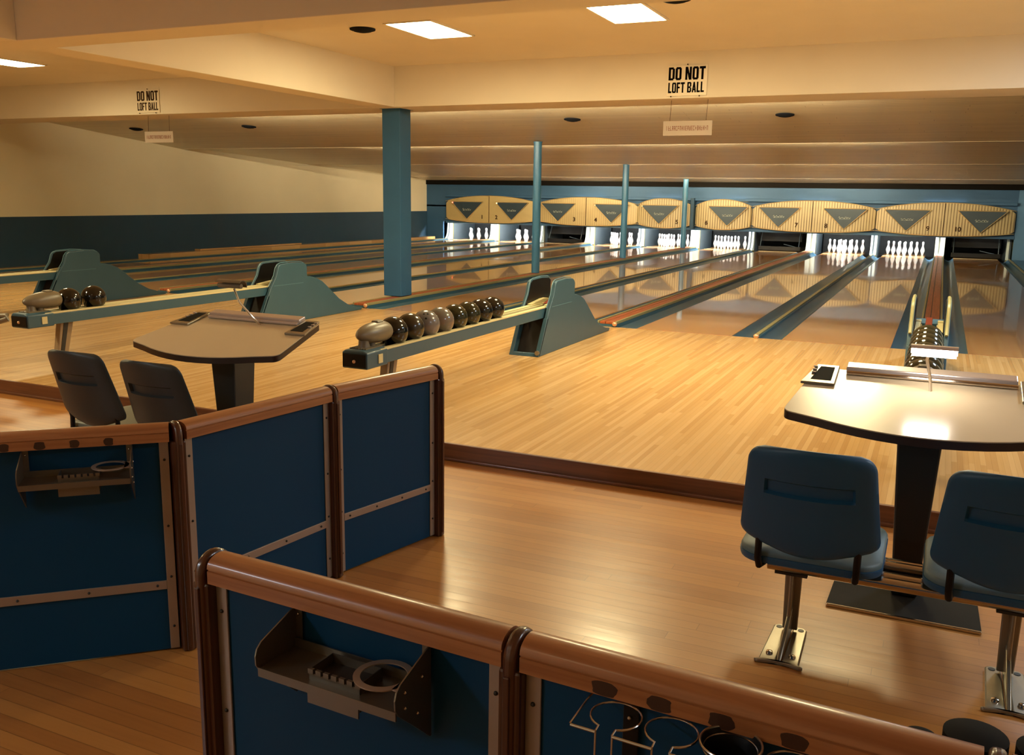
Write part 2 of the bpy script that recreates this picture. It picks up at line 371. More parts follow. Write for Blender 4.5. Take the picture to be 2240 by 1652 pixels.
# stepped board ceiling over the lanes: each bay slopes down and ends in a lip that hides a lamp
bays = [(1.50, 6.35, 2.86, 2.405), (6.35, 11.0, 2.465, 2.235), (11.0, 15.9, 2.295, 2.05), (15.9, 17.5, 2.11, 1.955)]
for y0, y1, z0, z1 in bays:
    struct(B().prism([(y0, z0), (y1, z1), (y1, z1+.06), (y0, z0+.12)], 'X', XL, XR).done('ceiling_bay', M['lanceil'], smooth=False))
for i, (y, zl, zh) in enumerate(((6.35, 2.40, 2.62), (11.0, 2.23, 2.45), (15.9, 2.045, 2.25))):
    struct(B().box(XL, XR, y, y+.03, zl, zh).done('ceiling_lip', M['lanceil'], smooth=False))
struct(B().box(XL-.2, XR+.3, 1.4, 21.3, 3.15, 3.2).done('ceiling_roof', M['pit'], smooth=False))
struct(B().box(XL, XR, 21.1, 21.2, -.3, 3.2).done('wall_far', M['pit'], smooth=False))
# hidden tube lamps behind beam and lips
def tube_lamp(x0, x1, y, z, label, m, r=.009, reach=.28):
    t = thing('tube_light', label, 'light', ((x0+x1)/2, y, z), 0, 'cove tube lights above the lanes'); h = (x1-x0)/2
    B().box(-h, h, -.015, .010, .0085, .0115).done('batten', M['capcream'], t, smooth=False)
    B().box(-h-.05, h+.05, -reach, .016, -.0135, -.0105).done('tube_screen', M['creamrail'], t, smooth=False)  # unseen plate added to screen the tube from floor reflections
    B().tube([(-h, 0, 0), (h, 0, 0)], r, 8).done('tube', m, t)
    return t
for (y, z, nm, xs) in ((2.10, 2.715, 'ceiling beam', ((-11.3, -8.9), (-8.6, -6.3), (-6.0, -3.6), (-3.3, -1.2))),
                   (6.66, 2.432, 'first ceiling step', ((-11.4, -9.0), (-8.6, -6.2), (-5.8, -3.4), (-3.0, -.8))),
                   (11.30, 2.262, 'second ceiling step', ((-12.0, -9.4), (-9.0, -6.4), (-6.0, -3.4), (-3.0, -.8))),
                   (16.16, 2.068, 'last ceiling step', ((-10.5, -8.2), (-7.0, -4.6), (-3.6, -1.4)))):
    for i, (a, b) in enumerate(xs):
        tube_lamp(a, b, y, z, 'cove tube lamp %s along the back of the %s' % (['leftmost', 'second from left', 'third from left', 'rightmost'][i] if len(xs) == 4 else ['leftmost', 'middle', 'rightmost'][i], nm), M['E_tube' if y < 15 else 'E_tube_far'], .009, .595 if y < 3 else .275)
# recessed ceiling light panels
def panel(x, y, z, label, m, w=.50, l=.88, group='recessed ceiling light panels'):
    t = thing('ceiling_light', label, 'light', (x, y, z), 0, group)
    f = B(); h, k = w/2, l/2; e = .022
    f.box(-h-e, -h, -k-e, k+e, -.014, -.001); f.box(h, h+e, -k-e, k+e, -.014, -.001); f.box(-h, h, -k-e, -k, -.014, -.001); f.box(-h, h, k, k+e, -.014, -.001)
    f.done('frame', M['ceil'], t, smooth=False, bevel=.002)
    def q(u, v):
        a, b = (u-.5)*w, (v-.5)*l
        return (a, b, -.004 - .026*(1-(2*u-1)**4)*(1-(2*v-1)**4))
    g = B(); g.grid(q, 8, 8); g.done('diffuser', m, t)
    return t
panel(-4.88, -1.46, ZC, 'glowing ceiling light panel to the right of the long ceiling beam, beside the black speaker', M['E_panel'])
panel(-2.76, -1.62, ZC, 'glowing ceiling light panel near the top edge, above the right DO NOT LOFT BALL sign', M['E_panel'])
panel(-11.43, -1.33, ZC, 'glowing ceiling light panel at the left edge, left of the long ceiling beam', M['E_panel'])
panel(-.62, -2.35, ZC, 'ceiling light panel whose glow just shows at the top right edge', M['E_panel'])
for x, y, m, s in ((-4.5, -7.6, 'E_back', 'left of the camera'), (-8.6, -6.5, 'E_settee', 'far left over the settee'), (-2.0, -11.5, 'E_back', 'behind the camera'), (-9.0, -11.5, 'E_back', 'behind and far left')):  # unseen panels added to fill the settee and foreground with warm light
    panel(x, y, ZC, 'added unseen warm fill panel %s' % s, M[m])
for x, y, s in ((2.1, -1.3, 'over the right hand approach'), (3.4, -6.0, 'over the right hand settee'), (-5.2, -12.2, 'over the entrance behind the camera')):  # unseen panels added for cool light on the beam and partitions
    panel(x, y, ZC, 'added unseen cool white fill panel %s' % s, M['E_cool2' if x == 2.1 else 'E_cool'], .6, 1.2)
# ceiling speakers
def speaker(x, y, z, label, r=.13, tilt=0):
    t = thing('ceiling_speaker', label, 'speaker', (x, y, z), 0, 'round black ceiling speakers'); t.rotation_euler.x = tilt
    B().lathe([(r, 0), (r, -.012), (r*.9, -.016), (r*.86, -.010)], seg=28, cap=False).done('bezel', M['speaker'], t)
    B().lathe([(r*.9, -.006), (r*.7, -.026), (r*.35, -.036), (0.0001, -.038)], seg=28).done('grille', M['speaker'], t)
speaker(-5.52, -1.72, ZC-.001, 'black ceiling speaker left of the glowing panel nearest the long beam')
speaker(-2.2, -2.02, ZC-.001, 'black ceiling speaker at the top edge, right of the second glowing panel')
sl = -math.atan2(.455, 4.85)
for x, s in ((-14.5, 'leftmost, next to the small left sign'), (-11.7, 'between the left sign and the square pillar'), (-8.45, 'half hidden behind the square pillar'), (-5.35, 'right of the square pillar'), (-2.15, 'rightmost, to the right of the hanging sign')):
    y = 3.75
    speaker(x, y, 2.86-(y-1.5)*.0938-.004, 'black round speaker in the board ceiling, %s' % s, .13, sl)

# pillars
def sq_pillar():
    t = thing('square_pillar', 'tall square blue pillar carrying the ceiling beams between lanes 5 and 6', 'pillar', (-6.86, 1.06, .065))
    B().box(-.14, .14, -.14, .14, 0, ZB-.062).done('shaft', M['pillar'], t, smooth=False, bevel=.006)
    B().box(-.165, .165, -.165, .165, ZB-.068, ZB-.0605).done('cap_plate', M['pillar'], t, smooth=False)
sq_pillar()
for y, z, s in ((5.83, 2.443, 'nearest of the three, behind the square pillar'), (11.05, 2.235, 'middle of the three, in front of the mask numbered 4'), (16.65, 2.03, 'farthest, in front of the mask numbered 5')):
    t = thing('round_post', 'slim round blue post, %s' % s, 'post', (-6.82, y, .065), 0, 'slim round blue posts between lanes 5 and 6')
    B().lathe([(.075, 0), (.075, z-.075)], seg=28).done('shaft', M['pillar2'], t)
    B().lathe([(.085, z-.075), (.085, z-.066)], seg=28).done('collar', M['pillar2'], t)

# ================================================================== lanes
def gutter_mesh(w):
    g = B(); n = 10
    top = [(w*i/n, -.012-.075*math.sin(PI*i/n)) for i in range(n+1)]
    g.prism([(0, -.012), ] + top[1:-1] + [(w, -.012), (w, -.11), (0, -.11)], 'Y', 0, 17.72)
    return g
LEND = 17.72
for n in range(1, 11):
    kl, kr = n-1, n
    hl = .355 if kl % 2 else .265; hr = .355 if kr % 2 else .265
    x0, x1 = XD(kl)+hl, XD(kr)-hr; gw = .23
    t = thing('bowling_lane', 'glossy varnished bowling lane ending under the number %d' % n, 'lane', ((x0+x1)/2, 0, 0), 0, 'bowling lanes side by side'); h = (x1-x0)/2
    B().box(-h, h, .012, LEND-.04, -.11, 0).done('lane_bed', M['lane'], t, smooth=False)
    B().box(-h, h, 0, .012, -.11, .0005).done('foul_line', M['capbrown'], t, smooth=False)
    B().box(-h, h, LEND-.04, LEND+.02, -.11, .004).done('tail_edge', M['tail'], t, smooth=False)
    B().box(-h, h, LEND+.02, 19.35, -.11, 0).done('pin_deck', M['lane'], t, smooth=False)
    g = gutter_mesh(gw).done('gutter', M['gutter'], t); g.location = (-h-gw, 0, 0)
    g = gutter_mesh(gw).done('gutter', M['gutter'], t); g.location = (h, 0, 0)
    for s in (-1, 1):
        e = B(); c = s*(h+gw/2)
        e.prism([(c-gw/2+gw*i/8, -.006-.070*math.sin(PI*i/8)) for i in range(9)] + [(c+gw/2, -.11), (c-gw/2, -.11)], 'Y', LEND, LEND+.10)
        e.done('gutter_end', M['bluecloth'], t)
for k in range(0, 11):
    x = XD(k)
    if k % 2:
        t = thing('lane_divider', 'broad brown and cream divider with ball track between lanes %d and %d' % (k, k+1), 'divider', (x, 0, 0), 0, 'lane dividers with ball track')
        B().box(-.122, .122, .0, LEND, -.11, .03).done('base', M['gutter'], t, smooth=False)
        f = B(); f.box(-.082, -.020, .0, LEND, .03, .058); f.box(-.012, .082, .0, LEND, .03, .058); f.done('track_boards', M['capbrown'], t, smooth=False, bevel=.004)
        B().box(.096, .118, .02, LEND, .03, .064).done('side_rail', M['capcream'], t, smooth=False, bevel=.004)
        B().box(-.118, -.096, .02, LEND, .03, .064).done('side_rail', M['capcream'], t, smooth=False, bevel=.004)
        c = B(); c.sphere((.10, -.01, .035), .03, 12, 8, (1, .8, .9)); c.done('end_cap', M['copper'], t)
    else:
        t = thing('lane_divider', ('narrow cream topped divider between lanes %d and %d' % (k, k+1)) if 0 < k < 10 else ('narrow outer divider beside lane %d' % (1 if k == 0 else 10)), 'divider', (x, 0, 0), 0, 'narrow lane dividers')
        B().box(-.034, .034, .0, LEND, -.11, .018).done('base', M['gutter'], t, smooth=False)
        B().box(-.026, .018, .0, LEND, .018, .034).done('top_strip', M['capcream'], t, smooth=False, bevel=.004)
        c = B(); c.sphere((0, -.005, .02), .032, 12, 8, (1, .8, .8)); c.done('end_cap', M['copper'], t)
struct(B().box(XD(10)+.034, XR, 0, BW, -.1, .03).done('trim_9', M['gutter'], smooth=False))

# pin deck walls (kickbacks)
def kickback(k):
    x = XD(k); wide = .12 if k % 2 else .075
    s = ('between the pins of lanes %d and %d' % (k, k+1)) if 0 < k < 10 else ('at the outer side of lane %d' % (1 if k == 0 else 10))
    t = thing('pin_deck_wall', 'short upright wall with bright curved front plate %s' % s, 'partition', (x, 17.78, 0), 0, 'walls between the pin decks')
    B().box(-wide, wide, .30, 1.9, -.1, .64).done('side_board', M['kickgrey'], t, smooth=False)
    B().box(-wide-.004, wide+.004, .24, .30, -.1, .62).done('yellow_strip', M['kickyellow'] if k in (1, 3, 5) else M['kickolive'], t, smooth=False)
    def prof(): return [(.24, .60), (.14, .60), (.12, .40), (.09, .22), (.03, .10), (-.06, .035), (-.06, .0), (.24, .0)]
    B().prism(prof(), 'X', -wide, -wide*.28).done('front_plate', M['kick'], t, ang=50)
    if k < 10: B().prism(prof(), 'X', wide*.28, wide).done('front_plate', M['kick'], t, ang=50)
    B().prism([(a+.02 if a < .2 else a, b) for a, b in prof()], 'X', -wide*.28, wide*.28).done('centre_plate', M['kickgrey'] if k % 2 == 0 else M['kick'], t, ang=50)
for k in range(0, 11): kickback(k)
# pins
PROF = [(.0, 0), (.0255, 0), (.029, .012), (.036, .04), (.050, .08), (.0600, .114), (.0575, .145), (.046, .185), (.033, .22), (.0245, .25), (.0235, .262), (.0265, .29), (.0322, .33), (.0318, .352), (.024, .372), (.012, .380), (.0001, .381)]
pin0 = None
WORD = ['', 'one', 'two', 'three', 'four', 'five', 'six', 'seven', 'eight', 'nine', 'ten']
names = ['head pin at the front point', 'second row left', 'second row right', 'third row left', 'third row middle', 'third row right', 'back row leftmost', 'back row second', 'back row third', 'back row rightmost']
for n in (1, 2, 4, 5, 6, 8, 9):
    kl, kr = n-1, n; hl = .355 if kl % 2 else .265; hr = .355 if kr % 2 else .265
    cx = (XD(kl)+hl+XD(kr)-hr)/2; i = 0
    for row in range(4):
        for j in range(row+1):
            loc = (cx+(j-row/2)*.3048, 18.02+row*.264, 0.0005); lab = 'white bowling pin under mask number %s, %s' % (WORD[n], names[i]); i += 1
            if pin0 is None:
                pin0 = thing('bowling_pin', lab, 'bowling pin', loc, 0, 'bowling pins on lane %d' % n)
                B().lathe(PROF, seg=16).done('pin_body', M['pin'], pin0)
                B().lathe([(.0248, .252), (.0252, .256), (.0252, .266), (.0256, .27)], seg=16, cap=False).done('red_band', M['pinred'], pin0)
            else: dup(pin0, loc, label=lab, group='bowling pins on lane %d' % n)
# sweep bars over the empty decks, pit cushions
for n in range(1, 11):
    kl, kr = n-1, n; hl = .355 if kl % 2 else .265; hr = .355 if kr % 2 else .265
    cx = (XD(kl)+hl+XD(kr)-hr)/2
    t = thing('pit_cushion', 'dark ribbed pit curtain behind the pin deck of lane %d' % n, 'curtain', (cx, 19.75, -.1), 0, 'dark pit curtains')
    f = B(); f.box(-.75, .75, 0, .05, .0, .9)
    for z in (.22, .42, .6): f.box(-.75, .75, -.02, 0, z, z+.03)
    f.done('cloth', M['pit'], t, smooth=False)
    if n in (3, 7, 10):
        t = thing('sweep_bar', 'black sweep guard lowered across the empty pin deck of lane %d' % n, 'machine', (cx, 18.0, 0), 0, 'lowered sweep guards')
        B().box(-.60, .60, 0, .03, .02, .14).done('sweep_board', M['black'], t, smooth=False, bevel=.006)
        B().box(-.60, .60, .25, .28, .28, .56).done('upper_board', M['pit'], t, smooth=False, bevel=.006)
        f = B(); f.tube([(-.55, 0.01, .13), (-.55, .3, .6)], .012, 8); f.tube([(.55, 0.01, .13), (.55, .3, .6)], .012, 8); f.tube([(.1, .2, .2), (.5, .1, .12)], .01, 8); f.done('arm', M['kickgrey'], t)
    lt = thing('pin_light', 'white tube light hidden behind the mask over the pins of lane %d' % n, 'light', (cx, 17.60, .70), 0, 'pin deck lights')
    B().box(-.45, .45, -.093, .03, .03, .06).done('reflector', M['kickgrey'], lt, smooth=False)
    B().tube([(-.42, 0, 0), (.42, 0, 0)], .02 if n not in (3, 7, 10) else .006, 8).done('tube', M['E_pin'] if n not in (3, 7, 10) else M['kickgrey'], lt)

# masking units
def mask(cx, w, label, m, nums, split=False):
    t = thing('masking_unit', label, 'mask panel', (cx, 17.2, 1.04), 0, 'long mask panels over the pins')
    h = w/2; n = 28; zc = 0.0
    def top(u): return .43 - .19*abs(u)**2.2
    def bot(u): return -.435 + .10*abs(u)**2.2
    g = B(); cols = []
    for i in range(n+1):
        u = -1+2*i/n; e = max(0, abs(u)-.94)/.06; a = 1-e
        y = .10*abs(u)**3 + .02*e
        zt, zb = top(u)-.06*e*e, bot(u)+.045*e*e
        cols.append((g.bm.verts.new((u*h, y, zt)), g.bm.verts.new((u*h, y, zb)), g.bm.verts.new((u*h, .20, zb)), g.bm.verts.new((u*h, .20, zt))))
    for A, D in zip(cols, cols[1:]):
        for q in range(4): g.bm.faces.new([A[q], A[(q+1) % 4], D[(q+1) % 4], D[q]])
    g.bm.faces.new(cols[0]); g.bm.faces.new(cols[-1][::-1])
    pn = g.done('panel', m, t, bevel=.012, ang=50)
    e = B()
    e.tube([(u*h, .10*abs(u)**3-.004, top(u)+.001) for u in [-1+2*i/24 for i in range(25)]], .009, 6)
    e.tube([(u*h, .10*abs(u)**3-.004, bot(u)-.001) for u in [-1+2*i/24 for i in range(25)]], .009, 6)
    e.done('edge_trim', M['gold'], t)
    if not split: B().box(-.008, .008, -.008, .02, -.425, .422).done('centre_joint', M['num'], t, smooth=False)
    for sx, num, gx in nums:
        c = sx
        yb = .10*abs(c/h)**3
        tr = B(); o = [(-.575, .225), (.575, .225), (0, -.325)]
        tr.prism([(c+a, b) for a, b in o], 'Y', -.035+yb, .03+yb); tr = tr.done('triangle_badge', M['tri'], t, smooth=False)
        ed = B(); q = [(c-.585, -.038+yb, .232), (c+.585, -.038+yb, .232), (c, -.038+yb, -.333)]
        ed.tube([q[0], q[1]], .011, 6); ed.tube([q[1], q[2]], .011, 6); ed.tube([q[2], q[0]], .011, 6)
        ed.done('badge_border', M['gold'], tr)
        sq = B(); pts = []
        for i in range(29):
            a = i/28; pts.append((c-.16+.32*a+.012*math.sin(a*31), -.043+yb, -.02+.020*math.sin(a*PI*8+1.2*math.sin(a*9))*(.55+.9*abs(math.sin(a*5.3+num)))*(1 if a > .12 else 1.5)))
        sq.tube(pts, .005, 5); sq.tube([(c-.15, -.043+yb, -.052), (c+.15, -.043+yb, -.045)], .003, 5); sq.done('script_mark', M['script'], tr)
        text_mesh('number', str(num), .17, M['num'], t, (gx, -.012+.10*abs(gx/h)**3, -.255), ext=.006, offset=.004)
        if num in (1, 2, 4, 5):
            B().sphere((c-.53, -.055+yb, .20), .022 if num < 3 else .014, 10, 8).done('indicator_lamp', M['E_red'] if num == 1 else M['E_amber'], t)
    # wall washing lamp lying on top of the panel, behind its edge
    return t
CM = [-13.42, -10.07, -3.33, .03]
mask(CM[0], 3.32, 'smooth tan mask panel with triangles, numbered 1 and 2, at the far left', M['maskplain'], ((-.80, 1, -.25), (.82, 2, .27)))
mask(CM[1], 3.26, 'faintly striped tan mask panel with triangles, numbered 3 and 4', M['mask2'], ((-.93, 3, -.38), (.84, 4, .33)))
mask(-7.60, 1.66, 'striped tan half mask panel with one triangle, numbered 5, left of the dark post', M['mask'], ((-.12, 5, .42),), True)
mask(-5.84, 1.64, 'striped tan half mask panel with one triangle, numbered 6, right of the dark post', M['mask'], ((.16, 6, -.46),), True)
mask(CM[2], 3.33, 'striped tan mask panel with triangles, numbered 7 and 8', M['mask'], ((-.90, 7, -.41), (.87, 8, .39)))
mask(CM[3], 3.36, 'striped tan mask panel with triangles, numbered 9 and 10, at the far right', M['mask'], ((-.90, 9, -.37), (.90, 10, .35)))
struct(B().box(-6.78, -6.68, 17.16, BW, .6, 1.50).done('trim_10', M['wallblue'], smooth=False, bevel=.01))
for x, s, on in ((-13.4, '1 and 2', 0), (-10.0, '3 and 4', 1), (-7.6, '5', 1), (-5.7, '6', 1), (-3.3, '7 and 8', 1), (0.0, '9 and 10', 1)):
    t = thing('wall_washer', 'slim tube lamp lying behind the top edge of the mask numbered %s' % s, 'light', (x, 17.395, 1.45), 0, 'lamps on top of the masks')
    B().box(-.55, .55, -.02, .02, -.045, -.022).done('batten', M['capcream'], t, smooth=False)
    B().tube([(-.5, 0, 0), (.5, 0, 0)], .016 if on else .004, 8).done('tube', M['E_mask'], t)

# ================================================================== ball returns
def ball_return(k, label):
    t = thing('ball_return', label, 'ball return', (XD(k)-.015, {3: .20, 5: .15}.get(k, 0), 0), 0, 'ball returns with racks')
    side = [(-2.29, 0), (-.30, 0), (-.28, .03), (-.42, .05), (-.60, .10), (-.78, .19), (-.92, .29), (-1.03, .37), (-1.12, .43), (-1.22, .470), (-1.34, .500), (-1.40, .505), (-1.405, .56), (-1.40, .62), (-1.425, .65), (-1.47, .668), (-1.64, .680), (-1.86, .672), (-1.905, .655), (-1.925, .62), (-1.955, .54), (-2.055, .415)]
    for s in (-1, 1):
        a, b = (.115, .150) if s > 0 else (-.150, -.115)
        pn = B().prism(side, 'X', a, b).done('side_panel', M['teal'], t, bevel=.006, ang=30)
        ln = B(); yy = .112*s; ln.prism([(-1.42, .44), (-1.415, .635), (-1.465, .660), (-1.64, .671), (-1.855, .664), (-1.898, .64), (-1.948, .53), (-2.03, .44)], 'X', yy-.003, yy+.003)
        ln.done('ear_lining', M['black'], pn)
        B().box(.150*s-.002, .150*s+.002, -2.0, -1.48, .434, .439).done('seam', M['teallight'] if k < 9 else M['black'], pn, smooth=False)
        ed = B(); ed.tube([((.132 if k > 8 else .118)*s, y, z) for y, z in ((-2.06, .43), (-1.965, .55), (-1.935, .63), (-1.90, .667), (-1.85, .682), (-1.64, .69), (-1.47, .678), (-1.42, .655))], 0.0045 if k < 9 else .014, 6)
        ed.done('edge_bead', M['teallight'] if k < 9 else M['olive'], pn)  # olive bead paints warm light onto the right hood's teal edges
    # sloping back cover between the cheeks
    B().prism([(-.30, 0), (-.28, .028), (-.42, .046), (-.60, .093), (-.78, .18), (-.92, .28), (-1.03, .36), (-1.12, .42), (-1.22, .455), (-1.34, .475), (-1.40, .44), (-1.40, .40), (-1.1, .3), (-.6, .0)], 'X', -.115, .115).done('back_cover', M['teal'], t, ang=30)
    # front frame and dark opening
    f = B()
    def fr(z): return -2.28 + z*.575
    for a, b in ((-.150, -.112), (.112, .150)):
        f.prism([(fr(0)-.02, 0), (fr(.335)-.02, .335), (fr(.335)+.012, .335), (fr(0)+.012, 0)], 'X', a, b)
    f.prism([(fr(0)-.02, 0), (fr(.03)-.02, .03), (fr(.03)+.012, .03), (fr(0)+.012, 0)], 'X', -.112, .112)
    f.done('front_frame', M['teal'], t, bevel=.003)
    b = B(); b.prism([(-2.20, .005), (-2.02, .33), (-1.99, .33), (-2.17, .005)], 'X', -.113, .113); b.done('opening', M['blackin'], t)
    B().lathe([(.0001, -.02), (.022, -.02), (.022, .0), (.0001, .0)], (.13, -2.275, .035), 'Y', 14).done('bolt', M['pewter'], t)
    g = B()
    for s in (-1, 1):
        g.prism([(-2.0, .44), (-1.45, .44), (-1.45, .455), (-1.62, .478), (-1.70, .478), (-2.0, .450)], 'X', s*.085-.02, s*.085+.02)
        g.box(s*.085-.022, s*.085+.022, -1.46, -1.38, .44, .47)
    g.done('ball_guide', M['creamrail'], t, bevel=.004)
    B().prism([(-1.80, .44), (-1.45, .44), (-1.45, .50), (-1.60, .48)], 'X', -.03, .022).done('red_guide', M['red'], t, bevel=.004)
    # rack
    y0, y1 = -4.86, -1.45
    zt, zb = .425, .335
    r = B()
    for s in (-1, 1):
        r.box(s*.086-.012, s*.086+.012, y0, y1, zb, zt)
    r.box(-.074, .074, y0, y1, zb, zb+.02)
    r.done('rack_beam', M['teal'], t, smooth=False, bevel=.004)
    for s in (-1, 1):
        B().box(s*.078-.022, s*.078+.022, y0, y1, zt, zt+.014).done('rack_rail', M['creamrail'], t, smooth=False, bevel=.003)
    B().box(-.040, -.026, y0, y1, zt-.03, zt+.006).done('inner_rail', M['creamrail'], t, smooth=False, bevel=.002)
    B().box(-.02, .05, y0, y1, zb+.03, zb+.045).done('chain_track', M['black'], t, smooth=False)
    for j in range(26):
        B().box(-.02, .05, y0+.6+j*.11, y0+.63+j*.11, zb+.045, zb+.058).done('chain_slat', M['capcream'], t, smooth=False) if j % 3 == 0 else None
    e = B(); e.prism([(-.092, zb-.01), (.104, zb-.01), (.104, zt+.008), (.07, zt+.022), (-.07, zt+.022), (-.092, zt+.008)], 'Y', -5.03, -4.78)
    eb = e.done('end_box', M['pedestal'] if False else M['teal'], t, bevel=.008)
    B().box(-.084, .096, -5.038, -5.029, zb, zt).done('end_plate', M['black'], eb, smooth=False, bevel=.006)
    B().sphere((.01, -5.042, .375), .012, 10, 8).done('end_bolt', M['copper'], eb)
    rb = B()
    for j in range(7): rb.box(-.065+j*.02, -.057+j*.02, -4.98, -4.79, zt+.02, zt+.030)
    rb.done('top_ribs', M['taupe'], eb, smooth=False)
    B().box(.104, .110, -4.90, -4.85, .35, .41).done('latch', M['creamrail'], eb, smooth=False)
    # hand dryer
    st = B(); st.lathe([(.045, .0), (.036, .03), (.034, .06), (.05, .085)], (-.0, -4.91, zt+.02), 'Z', 18); st.lathe([(.036, .0), (.03, .04), (.04, .075)], (.0, -4.83, zt+.02), 'Z', 18)
    hs = st.done('dryer_stand', M['taupe'], t)
    d = B(); prof = [(.0001, -.19), (.016, -.182), (.032, -.165), (.052, -.13), (.068, -.085), (.077, -.035), (.081, .02), (.081, .07), (.078, .115), (.070, .138), (.062, .143), (.058, .12), (.03, .09), (.0001, .08)]
    d.lathe(prof, (0, -4.795, .535), 'Y', 28, sc2=(1, .88)); hd = d.done('dryer_housing', M['taupe'], t, ang=60)
    B().prism([(-.03, 0), (.03, 0), (.02, .012), (-.02, .012)], 'Y', -4.78, -4.71).done('dryer_knob', M['taupe'], hd, bevel=.004).location = (0, 0, .603)
    lg = B(); lg.prism([(-4.66, zb), (-4.53, zb), (-4.62, 0), (-4.72, 0)], 'X', -.03, .03); lg.done('leg', M['legwood'], t, bevel=.006)
    B().prism([(-4.63, zb-.002), (-4.585, zb-.002), (-4.665, 0), (-4.70, 0)], 'X', .030, .034).done('leg_groove', M['capdark'], t)
    return t
ball_return(3, 'teal ball return at the far left, its rack running out of the picture')
ball_return(5, 'teal ball return with two balls, behind the left scoring desk')
ball_return(7, 'teal ball return with a full row of eight balls, in the middle of the approach')
ball_return(9, 'teal ball return seen end on behind the lit scoring desk')
ZBALL = .439 + math.sqrt(.106**2-.078**2)
proto = {}
def ball(x, y, m, label, group, rx=0.0, rz=0.0, z=ZBALL):
    if m not in proto:
        o = thing('bowling_ball', label, 'bowling ball', (x, y, z), 0, group)
        B().sphere((0, 0, 0), .106, 40, 24).done('ball_body', M[m], o, ang=80)
        h = B()
        for a, b in ((-.014, .010), (.014, .010), (0.0, -.030)):
            n = Vector((a, b, math.sqrt(.106**2-a*a-b*b))); n2 = n.normalized()
            q = n2.orthogonal().normalized(); w_ = n2.cross(q)
            vs = [h.bm.verts.new(n2*.1066+(q*math.cos(2*PI*i/12)+w_*math.sin(2*PI*i/12))*.0078) for i in range(12)]; h.bm.faces.new(vs)
        h.done('finger_holes', M['black'], o)
        proto[m] = o; c = o
    else: c = dup(proto[m], (x, y, z), label=label, group=group)
    c.rotation_euler = (rx, 0, rz); return c
seq = ['ballblack', 'ballbrown', 'ballgrey', 'ballteal', 'ballolive', 'ballolive', 'ballblack', 'ballblack']
lab = ['black glossy bowling ball next to the hand dryer, first of the middle row', 'dark brown bowling ball, second in the middle row', 'marbled grey bowling ball with finger holes, third in the middle row', 'marbled grey green bowling ball, fourth in the middle row', 'dark olive bowling ball, fifth in the middle row', 'dark olive bowling ball, sixth in the middle row', 'black bowling ball, seventh in the middle row', 'black bowling ball at the far end of the middle row']
rots = [(.2, 1), (-.3, .3), (.75, .55), (2.6, 0), (.1, 2), (.5, 1.1), (-.4, 2), (3, 0)]
for i in range(8): ball(XD(7)-.015, -4.545+i*.2245, seq[i], lab[i], 'bowling balls on the middle rack', rots[i][0], rots[i][1])
ball(XD(5)-.015, -4.39, 'ballblack', 'black bowling ball next to the hand dryer on the left rack', 'bowling balls on the left rack', 3, 0)
ball(XD(5)-.015, -4.13, 'ballblack', 'black bowling ball standing a little apart, right one of the two on the left rack', 'bowling balls on the left rack', 2.8, 0)
lab4 = ['first behind the scoring lamp, nearest the desk', 'second from the desk', 'third from the desk', 'fourth from the desk', 'fifth from the desk', 'sixth from the desk', 'seventh, above the lamp head', 'last, between the two ears of the hood']
for i in range(8): ball(XD(9)-.015, -4.545+i*.2245, 'ballolive', 'dark olive bowling ball on the right rack, %s' % lab4[i], 'bowling balls on the right rack', .3*i, i)

